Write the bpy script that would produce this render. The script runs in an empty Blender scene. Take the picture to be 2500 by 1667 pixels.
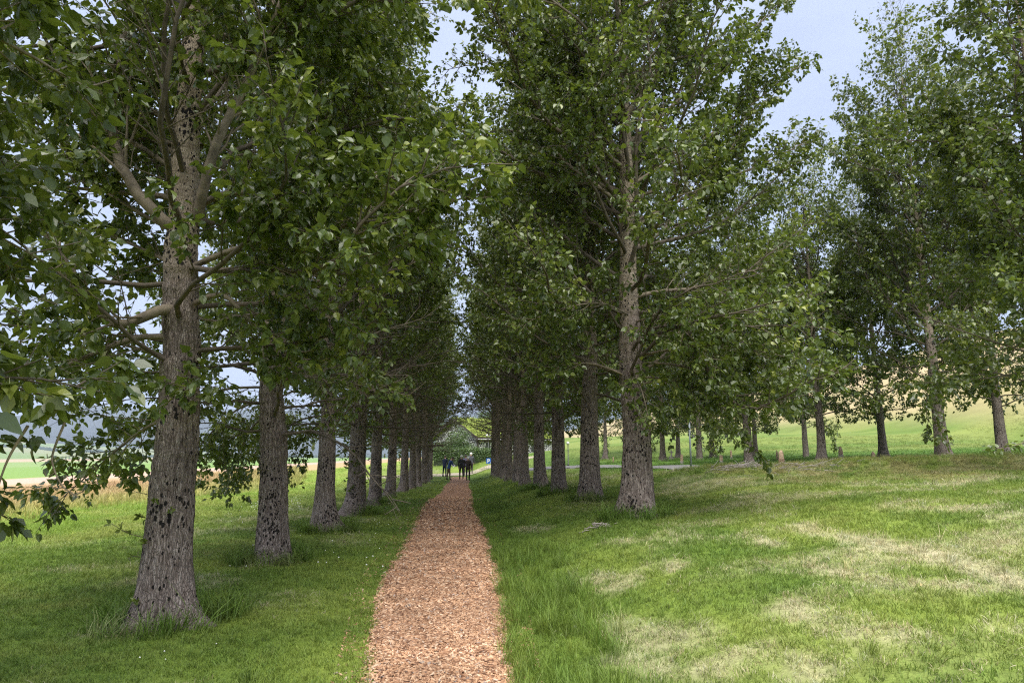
import bpy, bmesh, math, random
import numpy as np
from mathutils import Vector, Matrix

# ------------------------------------------------------------------ camera, sky, sun, exposure
scene = bpy.context.scene
COL = scene.collection
R = math.radians
random.seed(7)
YAW, PITCH, FPX, CAMZ = R(4.3), R(9.4), 1667.0, 1.5

cam = bpy.data.cameras.new('camera')
cam.lens = 24.0; cam.sensor_width = 36.0; cam.clip_start = 0.05; cam.clip_end = 40000
camo = bpy.data.objects.new('camera', cam); COL.objects.link(camo)
camo.location = (0, 0, CAMZ); camo.rotation_euler = (R(90) + PITCH, 0, -YAW)
scene.camera = camo

SUN_EL, SUN_AZ = R(60), R(178)            # azimuth clockwise from +Y (the avenue's direction)
world = bpy.data.worlds.new('World'); scene.world = world; world.use_nodes = True
wn = world.node_tree.nodes; wl = world.node_tree.links
for n in list(wn): wn.remove(n)
w_out = wn.new('ShaderNodeOutputWorld'); w_bg = wn.new('ShaderNodeBackground')
w_sky = wn.new('ShaderNodeTexSky'); w_sky.sky_type = 'NISHITA'; w_sky.sun_disc = False
w_sky.sun_elevation = SUN_EL; w_sky.sun_rotation = SUN_AZ; w_sky.air_density = 1.0; w_sky.dust_density = 2.5
w_tc = wn.new('ShaderNodeTexCoord'); w_map = wn.new('ShaderNodeMapping')
w_map.inputs['Scale'].default_value = (1.2, 1.2, 4.0)
w_no = wn.new('ShaderNodeTexNoise'); w_no.inputs['Scale'].default_value = 1.6; w_no.inputs['Detail'].default_value = 5
w_rmp = wn.new('ShaderNodeMapRange')
w_rmp.inputs['From Min'].default_value = 0.3; w_rmp.inputs['From Max'].default_value = 0.7
w_rmp.inputs['To Min'].default_value = 0.62; w_rmp.inputs['To Max'].default_value = 0.95
w_mix = wn.new('ShaderNodeMix'); w_mix.data_type = 'RGBA'
w_mix.inputs['B'].default_value = (5.3, 6.0, 7.9, 1)      # veil of bright high cloud
w_bg.inputs['Strength'].default_value = 0.08
wl.new(w_tc.outputs['Generated'], w_map.inputs['Vector']); wl.new(w_map.outputs['Vector'], w_no.inputs['Vector'])
wl.new(w_no.outputs['Fac'], w_rmp.inputs['Value']); wl.new(w_rmp.outputs['Result'], w_mix.inputs['Factor'])
wl.new(w_sky.outputs['Color'], w_mix.inputs['A']); wl.new(w_mix.outputs['Result'], w_bg.inputs['Color'])
wl.new(w_bg.outputs['Background'], w_out.inputs['Surface'])

sun = bpy.data.lights.new('sun', 'SUN'); sun.energy = 4.8; sun.angle = R(62); sun.color = (1.0, 0.955, 0.88)
suno = bpy.data.objects.new('sun', sun); COL.objects.link(suno)
_d = Vector((math.sin(SUN_AZ) * math.cos(SUN_EL), math.cos(SUN_AZ) * math.cos(SUN_EL), math.sin(SUN_EL)))
suno.rotation_euler = (-_d).to_track_quat('-Z', 'Y').to_euler()
suno.location = _d * 60

vs = scene.view_settings
vs.view_transform = 'Standard'; vs.look = 'None'; vs.gamma = 1.0; vs.exposure = 0.93; vs.use_curve_mapping = False
cy = scene.cycles
cy.max_bounces = 7; cy.diffuse_bounces = 4; cy.glossy_bounces = 2; cy.transmission_bounces = 4
cy.transparent_max_bounces = 4; cy.volume_bounces = 0; cy.caustics_reflective = False; cy.caustics_refractive = False
cy.filter_width = 1.2; cy.sample_clamp_indirect = 4.0; cy.use_denoising = False
try:
    cy.denoiser = 'OPENIMAGEDENOISE'; cy.denoising_prefilter = 'ACCURATE'
except Exception: pass

# ------------------------------------------------------------------ helpers
def S(a, b, v):
    t = np.clip((np.asarray(v, float) - a) / (b - a), 0, 1); return t * t * (3 - 2 * t)
def spot(px, d):
    """ground position of something seen at photo column px, d metres ahead"""
    lat = (px - 1250) / FPX * d * math.cos(PITCH)
    return (d * math.sin(YAW) + lat * math.cos(YAW), d * math.cos(YAW) - lat * math.sin(YAW))
_rs = np.random.RandomState(3); _LAT = _rs.rand(256, 256)
def vnoise(x, y):
    x = np.asarray(x, float); y = np.asarray(y, float)
    xi = np.floor(x).astype(int); yi = np.floor(y).astype(int); fx = x - xi; fy = y - yi
    fx = fx * fx * (3 - 2 * fx); fy = fy * fy * (3 - 2 * fy)
    a = _LAT[xi & 255, yi & 255]; b = _LAT[(xi + 1) & 255, yi & 255]
    c = _LAT[xi & 255, (yi + 1) & 255]; d = _LAT[(xi + 1) & 255, (yi + 1) & 255]
    return a + (b - a) * fx + (c - a) * fy + (a - b - c + d) * fx * fy
def fbm(x, y, o=4):
    s = 0.; a = .5; t = 0.
    for k in range(o):
        s = s + a * vnoise(np.asarray(x) * 2**k + 17.3 * k, np.asarray(y) * 2**k + 9.1 * k); t += a; a *= .5
    return s / t

def mesh_from(name, V, F, mats=(), smooth=False, attrs=None, mi=None):
    """V (n,3); F (m,k) array or a list of such arrays"""
    V = np.asarray(V, np.float32)
    Fs = [np.asarray(f, np.int32) for f in (F if isinstance(F, list) else [F]) if len(f)]
    me = bpy.data.meshes.new(name)
    me.vertices.add(len(V)); me.vertices.foreach_set('co', V.ravel())
    nl = sum(f.size for f in Fs); nf = sum(len(f) for f in Fs)
    if nf:
        me.loops.add(nl); me.polygons.add(nf)
        me.loops.foreach_set('vertex_index', np.concatenate([f.ravel() for f in Fs]))
        tot = np.concatenate([np.full(len(f), f.shape[1], np.int32) for f in Fs])
        st = np.concatenate([[0], np.cumsum(tot)[:-1]]).astype(np.int32)
        me.polygons.foreach_set('loop_start', st); me.polygons.foreach_set('loop_total', tot)
        if mi is not None: me.polygons.foreach_set('material_index', np.asarray(mi, np.int32))
        me.polygons.foreach_set('use_smooth', np.full(nf, bool(smooth)))
    for k, a in (attrs or {}).items():
        a = np.asarray(a, np.float32)
        if a.ndim == 1:
            at = me.attributes.new(k, 'FLOAT', 'POINT'); at.data.foreach_set('value', a)
        else:
            at = me.attributes.new(k, 'FLOAT_VECTOR', 'POINT'); at.data.foreach_set('vector', a.ravel())
    for m in mats: me.materials.append(m)
    me.update(calc_edges=True)
    return me
def obj(name, me, parent=None, loc=None, **props):
    o = bpy.data.objects.new(name, me); COL.objects.link(o)
    if parent is not None: o.parent = parent
    if loc is not None: o.location = loc
    for k, v in props.items(): o[k] = v
    return o
def thing(name, label, cat, loc=(0, 0, 0), rz=0.0, group=None):
    o = obj(name, None, None, loc); o.rotation_euler = (0, 0, rz); o['label'] = label; o['category'] = cat
    o.empty_display_size = .3
    if group: o['group'] = group
    return o
def unit(v): return v / (np.linalg.norm(v, axis=-1, keepdims=True) + 1e-9)

class MB:
    """collects boxes, tubes and prisms into one mesh"""
    def __init__(s): s.V = []; s.F = []; s.n = 0
    def add(s, V, F):
        for f in F: s.F.append([i + s.n for i in f])
        s.V += [tuple(v) for v in V]; s.n += len(V); return s
    def box(s, c, d, rz=0, taper=1.0):
        x, y, z = [k / 2 for k in d]; V = []
        for (a, b, e) in ((-1,-1,-1),(1,-1,-1),(1,1,-1),(-1,1,-1),(-1,-1,1),(1,-1,1),(1,1,1),(-1,1,1)):
            t = taper if e > 0 else 1
            u, v = a * x * t, b * y * t
            V.append((c[0] + u * math.cos(rz) - v * math.sin(rz), c[1] + u * math.sin(rz) + v * math.cos(rz), c[2] + e * z))
        return s.add(V, [(0,3,2,1),(4,5,6,7),(0,1,5,4),(1,2,6,5),(2,3,7,6),(3,0,4,7)])
    def tube(s, pts, rad, k=10):
        pts = [Vector(p) for p in pts]; V = []; F = []
        for i, p in enumerate(pts):
            t = (pts[min(i + 1, len(pts) - 1)] - pts[max(i - 1, 0)]).normalized()
            a = t.cross(Vector((0.31, 0.92, 0.24)) if abs(t.z) > .7 else Vector((0, 0, 1))).normalized(); b = t.cross(a)
            r = rad[i] if hasattr(rad, '__len__') else rad
            for j in range(k):
                w = 2 * math.pi * j / k; V.append(p + (a * math.cos(w) + b * math.sin(w)) * r)
        for i in range(len(pts) - 1):
            for j in range(k):
                F.append((i*k+j, i*k+(j+1) % k, (i+1)*k+(j+1) % k, (i+1)*k+j))
        F.append(tuple(range(k))[::-1]); F.append(tuple(range((len(pts)-1)*k, len(pts)*k)))
        return s.add(V, F)
    def mesh(s, name, mat, smooth=False):
        me = bpy.data.meshes.new(name); me.from_pydata(s.V, [], s.F)
        bm = bmesh.new(); bm.from_mesh(me); bmesh.ops.recalc_face_normals(bm, faces=bm.faces); bm.to_mesh(me); bm.free()
        me.materials.append(mat)
        if smooth:
            for p in me.polygons: p.use_smooth = True
        return me

# ------------------------------------------------------------------ materials
def newmat(name):
    m = bpy.data.materials.new(name); m.use_nodes = True
    nt = m.node_tree
    for n in list(nt.nodes): nt.nodes.remove(n)
    out = nt.nodes.new('ShaderNodeOutputMaterial')
    return m, nt, out
def N(nt, t, **kw):
    n = nt.nodes.new(t)
    for k, v in kw.items():
        if k in n.inputs: n.inputs[k].default_value = v
        else: setattr(n, k, v)
    return n
def ramp(nt, stops, interp='LINEAR'):
    n = nt.nodes.new('ShaderNodeValToRGB'); cr = n.color_ramp; cr.interpolation = interp
    while len(cr.elements) < len(stops): cr.elements.new(0.5)
    for e, (p, c) in zip(cr.elements, stops):
        e.position = p; e.color = (*c, 1) if len(c) == 3 else c
    return n
def mixc(nt, a, b, fac, mode='MIX'):
    n = nt.nodes.new('ShaderNodeMix'); n.data_type = 'RGBA'; n.blend_type = mode
    for s, v in (('A', a), ('B', b), ('Factor', fac)):
        if hasattr(v, 'links') or hasattr(v, 'is_linked'): nt.links.new(v, n.inputs[s])
        elif s == 'Factor': n.inputs[s].default_value = v
        else: n.inputs[s].default_value = (*v, 1)
    return n.outputs['Result']
def plain(name, c, rough=.7, noise=.25, scale=8., metal=0., bump=0., spec=.5):
    m, nt, out = newmat(name)
    p = N(nt, 'ShaderNodeBsdfPrincipled', Roughness=rough, Metallic=metal)
    p.inputs['Specular IOR Level'].default_value = spec
    tc = N(nt, 'ShaderNodeTexCoord'); no = N(nt, 'ShaderNodeTexNoise', Scale=scale, Detail=6.)
    nt.links.new(tc.outputs['Object'], no.inputs['Vector'])
    r = ramp(nt, [(.25, tuple(k * (1 - noise) for k in c)), (.75, tuple(min(1, k * (1 + noise)) for k in c))])
    nt.links.new(no.outputs['Fac'], r.inputs['Fac']); nt.links.new(r.outputs['Color'], p.inputs['Base Color'])
    if bump:
        b = N(nt, 'ShaderNodeBump', Strength=bump, Distance=.02); nt.links.new(no.outputs['Fac'], b.inputs['Height'])
        nt.links.new(b.outputs['Normal'], p.inputs['Normal'])
    nt.links.new(p.outputs['BSDF'], out.inputs['Surface'])
    return m

def leaf_material(name, cols, trans=.33, rough=.34):
    m, nt, out = newmat(name)
    at = N(nt, 'ShaderNodeAttribute', attribute_name='tint')
    oi = N(nt, 'ShaderNodeObjectInfo')
    r = ramp(nt, cols); nt.links.new(at.outputs['Fac'], r.inputs['Fac'])
    hs = N(nt, 'ShaderNodeHueSaturation'); mr = N(nt, 'ShaderNodeMapRange')
    mr.inputs['To Min'].default_value = .85; mr.inputs['To Max'].default_value = 1.18
    nt.links.new(oi.outputs['Random'], mr.inputs['Value']); nt.links.new(mr.outputs['Result'], hs.inputs['Value'])
    nt.links.new(r.outputs['Color'], hs.inputs['Color'])
    p = N(nt, 'ShaderNodeBsdfPrincipled', Roughness=rough); p.inputs['Specular IOR Level'].default_value = .75
    nt.links.new(hs.outputs['Color'], p.inputs['Base Color'])
    t = N(nt, 'ShaderNodeBsdfTranslucent')
    tm = mixc(nt, hs.outputs['Color'], (.24, .32, .02), .45); nt.links.new(tm, t.inputs['Color'])
    mx = N(nt, 'ShaderNodeMixShader', Fac=trans)
    nt.links.new(p.outputs['BSDF'], mx.inputs[1]); nt.links.new(t.outputs['BSDF'], mx.inputs[2])
    nt.links.new(mx.outputs['Shader'], out.inputs['Surface'])
    return m
M_LEAF = leaf_material('poplar_leaf', [(0, (.044, .070, .020)), (.35, (.088, .127, .026)), (.7, (.15, .19, .034)), (1, (.27, .295, .06))])
M_HEDGE = leaf_material('hedge_leaf', [(0, (.03, .065, .015)), (.6, (.065, .13, .025)), (1, (.15, .22, .05))], .25, .5)

def grass_material():
    m, nt, out = newmat('grass_blade')
    at = N(nt, 'ShaderNodeAttribute', attribute_name='gcol'); at.attribute_type = 'INSTANCER'
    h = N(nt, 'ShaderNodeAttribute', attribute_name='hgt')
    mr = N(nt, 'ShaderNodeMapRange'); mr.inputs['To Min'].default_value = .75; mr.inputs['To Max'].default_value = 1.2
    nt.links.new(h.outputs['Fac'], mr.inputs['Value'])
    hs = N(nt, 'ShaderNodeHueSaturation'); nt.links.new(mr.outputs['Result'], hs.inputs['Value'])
    nt.links.new(at.outputs['Vector'], hs.inputs['Color'])
    p = N(nt, 'ShaderNodeBsdfPrincipled', Roughness=.55); p.inputs['Specular IOR Level'].default_value = .35
    nt.links.new(hs.outputs['Color'], p.inputs['Base Color'])
    t = N(nt, 'ShaderNodeBsdfTranslucent'); nt.links.new(hs.outputs['Color'], t.inputs['Color'])
    mx = N(nt, 'ShaderNodeMixShader', Fac=.3)
    nt.links.new(p.outputs['BSDF'], mx.inputs[1]); nt.links.new(t.outputs['BSDF'], mx.inputs[2])
    nt.links.new(mx.outputs['Shader'], out.inputs['Surface'])
    return m
M_GRASS = grass_material()

def ground_material():
    m, nt, out = newmat('meadow_ground')
    at = N(nt, 'ShaderNodeAttribute', attribute_name='gcol')
    geo = N(nt, 'ShaderNodeNewGeometry')
    n1 = N(nt, 'ShaderNodeTexNoise', Scale=9., Detail=8., Roughness=.7); n2 = N(nt, 'ShaderNodeTexNoise', Scale=70., Detail=3.)
    n3 = N(nt, 'ShaderNodeTexNoise', Scale=.35, Detail=6.)
    for n in (n1, n2, n3): nt.links.new(geo.outputs['Position'], n.inputs['Vector'])
    def mul(c, no, lo, hi):
        mr = N(nt, 'ShaderNodeMapRange'); mr.inputs['From Min'].default_value = .25; mr.inputs['From Max'].default_value = .75
        mr.inputs['To Min'].default_value = lo; mr.inputs['To Max'].default_value = hi
        nt.links.new(no.outputs['Fac'], mr.inputs['Value'])
        hs = N(nt, 'ShaderNodeHueSaturation'); nt.links.new(mr.outputs['Result'], hs.inputs['Value']); nt.links.new(c, hs.inputs['Color'])
        return hs.outputs['Color']
    c = mul(at.outputs['Vector'], n1, .72, 1.25); c = mul(c, n2, .75, 1.2); c = mul(c, n3, .85, 1.15)
    p = N(nt, 'ShaderNodeBsdfPrincipled', Roughness=.9); p.inputs['Specular IOR Level'].default_value = .15
    nt.links.new(c, p.inputs['Base Color'])
    b = N(nt, 'ShaderNodeBump', Strength=.6, Distance=.03); nt.links.new(n1.outputs['Fac'], b.inputs['Height'])
    nt.links.new(b.outputs['Normal'], p.inputs['Normal'])
    nt.links.new(p.outputs['BSDF'], out.inputs['Surface'])
    return m
M_GROUND = ground_material()

def bark_material():
    m, nt, out = newmat('poplar_bark')
    tc = N(nt, 'ShaderNodeTexCoord'); sep = N(nt, 'ShaderNodeSeparateXYZ'); nt.links.new(tc.outputs['Object'], sep.inputs[0])
    oi = N(nt, 'ShaderNodeObjectInfo')
    off = N(nt, 'ShaderNodeVectorMath', operation='ADD'); nt.links.new(tc.outputs['Object'], off.inputs[0])
    sc_ = N(nt, 'ShaderNodeVectorMath', operation='SCALE'); sc_.inputs['Scale'].default_value = 1.0
    cb = N(nt, 'ShaderNodeCombineXYZ'); mm = N(nt, 'ShaderNodeMath', operation='MULTIPLY'); mm.inputs[1].default_value = 37.
    nt.links.new(oi.outputs['Random'], mm.inputs[0]); nt.links.new(mm.outputs[0], cb.inputs['Z'])
    nt.links.new(cb.outputs[0], off.inputs[1])
    def mapped(sx, sy, sz):
        mp = N(nt, 'ShaderNodeMapping'); mp.inputs['Scale'].default_value = (sx, sy, sz)
        nt.links.new(off.outputs[0], mp.inputs['Vector']); return mp.outputs['Vector']
    # fissured lower bark
    nf = N(nt, 'ShaderNodeTexNoise', Scale=1., Detail=7., Roughness=.65); nt.links.new(mapped(42, 42, 7), nf.inputs['Vector'])
    vf = N(nt, 'ShaderNodeTexVoronoi', Scale=1.); vf.feature = 'DISTANCE_TO_EDGE'
    nw = N(nt, 'ShaderNodeTexNoise', Scale=9., Detail=3.); nt.links.new(off.outputs[0], nw.inputs['Vector'])
    wv = N(nt, 'ShaderNodeVectorMath', operation='MULTIPLY_ADD'); wv.inputs[1].default_value = (2.6, 2.6, 2.6)
    nt.links.new(nw.outputs['Color'], wv.inputs[0]); nt.links.new(mapped(58, 58, 11), wv.inputs[2])
    nt.links.new(wv.outputs[0], vf.inputs['Vector'])
    rough_c = ramp(nt, [(.27, (.035, .026, .023)), (.40, (.145, .112, .097)), (.54, (.28, .232, .207)), (.75, (.49, .44, .405))])
    nt.links.new(nf.outputs['Fac'], rough_c.inputs['Fac'])
    crack = ramp(nt, [(0., (.12,) * 3), (.09, (.55,) * 3), (.22, (1,) * 3)]); nt.links.new(vf.outputs['Distance'], crack.inputs['Fac'])
    rough_col = mixc(nt, rough_c.outputs['Color'], crack.outputs['Color'], .6, 'MULTIPLY')
    # smooth upper bark with lenticels
    ns = N(nt, 'ShaderNodeTexNoise', Scale=1., Detail=5.); nt.links.new(mapped(6, 6, 30), ns.inputs['Vector'])
    sm_c = ramp(nt, [(.25, (.14, .11, .075)), (.5, (.285, .235, .175)), (.8, (.40, .34, .26))]); nt.links.new(ns.outputs['Fac'], sm_c.inputs['Fac'])
    # height mix
    nh = N(nt, 'ShaderNodeTexNoise', Scale=1.3, Detail=5.); nt.links.new(off.outputs[0], nh.inputs['Vector'])
    hm = N(nt, 'ShaderNodeMath', operation='MULTIPLY_ADD'); hm.inputs[1].default_value = 3.4
    nt.links.new(nh.outputs['Fac'], hm.inputs[0]); nt.links.new(sep.outputs['Z'], hm.inputs[2])
    hr = N(nt, 'ShaderNodeMapRange'); hr.inputs['From Min'].default_value = 4.2; hr.inputs['From Max'].default_value = 5.8
    nt.links.new(hm.outputs[0], hr.inputs['Value'])
    col = mixc(nt, rough_col, sm_c.outputs['Color'], hr.outputs['Result'])
    # black pits and branch scars
    vp = N(nt, 'ShaderNodeTexVoronoi', Scale=1.); nt.links.new(mapped(21, 21, 13), vp.inputs['Vector'])
    vp.inputs['Randomness'].default_value = 1.
    npn = N(nt, 'ShaderNodeTexNoise', Scale=2.6, Detail=2.); nt.links.new(off.outputs[0], npn.inputs['Vector'])
    npr = N(nt, 'ShaderNodeMapRange'); npr.inputs['From Min'].default_value = .24; npr.inputs['From Max'].default_value = .66
    npr.inputs['To Min'].default_value = .02; npr.inputs['To Max'].default_value = .37
    nt.links.new(npn.outputs['Fac'], npr.inputs['Value'])
    nj = N(nt, 'ShaderNodeTexNoise', Scale=60., Detail=2.); nt.links.new(off.outputs[0], nj.inputs['Vector'])
    njm = N(nt, 'ShaderNodeMath', operation='MULTIPLY_ADD'); njm.inputs[1].default_value = .34; njm.inputs[2].default_value = -.17
    nt.links.new(nj.outputs['Fac'], njm.inputs[0])
    dd = N(nt, 'ShaderNodeMath', operation='ADD'); nt.links.new(vp.outputs['Distance'], dd.inputs[0]); nt.links.new(njm.outputs[0], dd.inputs[1])
    lt = N(nt, 'ShaderNodeMath', operation='LESS_THAN'); nt.links.new(dd.outputs[0], lt.inputs[0]); nt.links.new(npr.outputs['Result'], lt.inputs[1])
    vq = N(nt, 'ShaderNodeTexVoronoi', Scale=1.); nt.links.new(mapped(38, 38, 22), vq.inputs['Vector'])
    npq = N(nt, 'ShaderNodeTexNoise', Scale=3.7, Detail=3.); nt.links.new(mapped(1, 1, .7), npq.inputs['Vector'])
    nqr = N(nt, 'ShaderNodeMapRange'); nqr.inputs['From Min'].default_value = .45; nqr.inputs['From Max'].default_value = .7; nqr.inputs['To Min'].default_value = -.05; nqr.inputs['To Max'].default_value = .48
    nt.links.new(npq.outputs['Fac'], nqr.inputs['Value'])
    dq = N(nt, 'ShaderNodeMath', operation='ADD'); nt.links.new(vq.outputs['Distance'], dq.inputs[0]); nt.links.new(njm.outputs[0], dq.inputs[1])
    lq = N(nt, 'ShaderNodeMath', operation='LESS_THAN'); nt.links.new(dq.outputs[0], lq.inputs[0]); nt.links.new(nqr.outputs['Result'], lq.inputs[1])
    l2 = N(nt, 'ShaderNodeMath', operation='MAXIMUM'); nt.links.new(lt.outputs[0], l2.inputs[0]); nt.links.new(lq.outputs[0], l2.inputs[1]); lt = l2
    # whorl scars high on the trunk
    ring = N(nt, 'ShaderNodeTexNoise', Scale=1., Detail=4., Roughness=.7); nt.links.new(mapped(7, 7, 3.2), ring.inputs['Vector'])
    rg = N(nt, 'ShaderNodeMath', operation='GREATER_THAN'); rg.inputs[1].default_value = .655; nt.links.new(ring.outputs['Fac'], rg.inputs[0])
    hz = N(nt, 'ShaderNodeMapRange'); hz.inputs['From Min'].default_value = 1.6; hz.inputs['From Max'].default_value = 2.6
    nt.links.new(sep.outputs['Z'], hz.inputs['Value'])
    rgz = N(nt, 'ShaderNodeMath', operation='MULTIPLY'); nt.links.new(rg.outputs[0], rgz.inputs[0]); nt.links.new(hz.outputs['Result'], rgz.inputs[1])
    mxm = N(nt, 'ShaderNodeMath', operation='MAXIMUM'); nt.links.new(lt.outputs[0], mxm.inputs[0]); nt.links.new(rgz.outputs[0], mxm.inputs[1])
    col = mixc(nt, col, (.012, .010, .009), mxm.outputs[0])
    p = N(nt, 'ShaderNodeBsdfPrincipled', Roughness=.85); p.inputs['Specular IOR Level'].default_value = .25
    nt.links.new(col, p.inputs['Base Color'])
    hsum = N(nt, 'ShaderNodeMath', operation='MULTIPLY'); nt.links.new(nf.outputs['Fac'], hsum.inputs[0]); nt.links.new(crack.outputs['Color'], hsum.inputs[1])
    b = N(nt, 'ShaderNodeBump', Strength=.8, Distance=.02); nt.links.new(hsum.outputs[0], b.inputs['Height'])
    nt.links.new(b.outputs['Normal'], p.inputs['Normal'])
    nt.links.new(p.outputs['BSDF'], out.inputs['Surface'])
    return m
M_BARK = bark_material()
M_TWIG = plain('twig_bark', (.17, .135, .09), .8, .45, 14., bump=.4)

def chip_material():
    m, nt, out = newmat('wood_chip')
    oi = N(nt, 'ShaderNodeObjectInfo'); ia = N(nt, 'ShaderNodeAttribute', attribute_name='gcol'); ia.attribute_type = 'INSTANCER'
    r = ramp(nt, [(0, (.09, .044, .027)), (.15, (.24, .125, .072)), (.4, (.42, .24, .135)), (.75, (.565, .355, .215)), (.94, (.64, .48, .34)), (1, (.24, .21, .205))])
    nt.links.new(oi.outputs['Random'], r.inputs['Fac'])
    tc = N(nt, 'ShaderNodeTexCoord'); no = N(nt, 'ShaderNodeTexNoise', Scale=90., Detail=4.); nt.links.new(tc.outputs['Object'], no.inputs['Vector'])
    geo = N(nt, 'ShaderNodeNewGeometry'); nl = N(nt, 'ShaderNodeTexNoise', Scale=1.7, Detail=4.); nt.links.new(geo.outputs['Position'], nl.inputs['Vector'])
    ml = N(nt, 'ShaderNodeMapRange'); ml.inputs['From Min'].default_value = .3; ml.inputs['From Max'].default_value = .7; ml.inputs['To Min'].default_value = .68; ml.inputs['To Max'].default_value = 1.2; nt.links.new(nl.outputs['Fac'], ml.inputs['Value'])
    hl = N(nt, 'ShaderNodeHueSaturation'); nt.links.new(ml.outputs['Result'], hl.inputs['Value']); nt.links.new(r.outputs['Color'], hl.inputs['Color']); c = hl.outputs['Color']
    mr = N(nt, 'ShaderNodeMapRange'); mr.inputs['To Min'].default_value = .7; mr.inputs['To Max'].default_value = 1.25; nt.links.new(no.outputs['Fac'], mr.inputs['Value'])
    hs = N(nt, 'ShaderNodeHueSaturation'); nt.links.new(mr.outputs['Result'], hs.inputs['Value']); nt.links.new(c, hs.inputs['Color'])
    p = N(nt, 'ShaderNodeBsdfPrincipled', Roughness=.8); p.inputs['Specular IOR Level'].default_value = .25
    nt.links.new(hs.outputs['Color'], p.inputs['Base Color']); nt.links.new(p.outputs['BSDF'], out.inputs['Surface'])
    return m
M_CHIP = chip_material()
def path_bed_material():
    m, nt, out = newmat('path_bed')
    geo = N(nt, 'ShaderNodeNewGeometry')
    v = N(nt, 'ShaderNodeTexVoronoi', Scale=42.); n = N(nt, 'ShaderNodeTexNoise', Scale=2.5, Detail=8., Roughness=.7)
    nt.links.new(geo.outputs['Position'], v.inputs['Vector']); nt.links.new(geo.outputs['Position'], n.inputs['Vector'])
    sx = N(nt, 'ShaderNodeSeparateColor'); nt.links.new(v.outputs['Color'], sx.inputs[0])
    r = ramp(nt, [(0, (.07, .035, .022)), (.3, (.22, .115, .068)), (.7, (.42, .24, .145)), (1, (.54, .36, .235))]); nt.links.new(sx.outputs[0], r.inputs['Fac'])
    mr = N(nt, 'ShaderNodeMapRange'); mr.inputs['To Min'].default_value = .75; mr.inputs['To Max'].default_value = 1.2; nt.links.new(n.outputs['Fac'], mr.inputs['Value'])
    hs = N(nt, 'ShaderNodeHueSaturation'); nt.links.new(mr.outputs['Result'], hs.inputs['Value']); nt.links.new(r.outputs['Color'], hs.inputs['Color'])
    p = N(nt, 'ShaderNodeBsdfPrincipled', Roughness=.9); p.inputs['Specular IOR Level'].default_value = .15
    nt.links.new(hs.outputs['Color'], p.inputs['Base Color'])
    b = N(nt, 'ShaderNodeBump', Strength=.8, Distance=.02); nt.links.new(v.outputs['Distance'], b.inputs['Height']); nt.links.new(b.outputs['Normal'], p.inputs['Normal'])
    nt.links.new(p.outputs['BSDF'], out.inputs['Surface'])
    return m
M_PATH = path_bed_material()

# ------------------------------------------------------------------ terrain
def path_c(y): y = np.asarray(y, float); return -.17 + .11 * (1 - S(4, 9, y)) - .06 * np.sin(y * .35) - .10 * S(6, 14, y) * (1 - S(18, 40, y)) + .1 * S(25, 52, y)
def path_w(y): y = np.asarray(y, float); return .50 + .24 * S(4, 9.5, y) + .04 * S(10, 30, y)
BX0, BY0, BX1, BY1 = 5.5, 19.2, 15., 15.2
def terrain(x, y):
    x = np.asarray(x, float); y = np.asarray(y, float)
    z = -.38 * S(14, 52, y) + .85 * S(53, 72, y) * S(-40, -5, x)
    z = z + .47 * S(.6, 2.9, x) + .45 * S(2.9, 7.2, x) + .25 * S(7, 12, x) + .03 * np.maximum(0, np.minimum(x, 60) - 12)
    z = z + .35 * S(3, 9, x) * S(14, 40, y) * 0.6
    z = z + .028 * np.maximum(0, y - 38) * S(6, 26, x) * (1 - .6 * S(90, 400, y))
    bl = math.hypot(BX1 - BX0, BY1 - BY0); ux, uy = (BX1 - BX0) / bl, (BY1 - BY0) / bl
    v = -(x - BX0) * uy + (y - BY0) * ux; u = (x - BX0) * ux + (y - BY0) * uy
    z = z + .26 * np.exp(-(v / 1.5)**2) * S(-2.5, 2., u) * (1 - S(14, 22, u))
    hill = np.maximum(0, x - 46 - .05 * y)
    z = z + 150 * (1 - np.exp(-hill * .30 / 150)) * (.85 + .3 * fbm(x / 90, y / 90, 3)) * S(-60, 30, y)
    xl = np.maximum(0, -x - 4.5)
    dl = .055 * (xl**2 / (xl + 3.))
    z = z - np.where(dl < 12, dl, 12 + 2.5 * (1 - np.exp(-(dl - 12) / 2.5)))
    far = np.maximum(0, -x - 1600); z = z + far * .06
    z = z + .30 * (fbm(x * .16 + 3, y * .22, 3) - .5) * S(21, 26, y + .3 * x - 3) * S(5, 9, x) * (1 - S(60, 90, y))
    amp = .035 * S(1., 2.6, np.abs(x - path_c(y)))
    return z + amp * (fbm(x * .8, y * .8, 3) - .5) * 2

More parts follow.
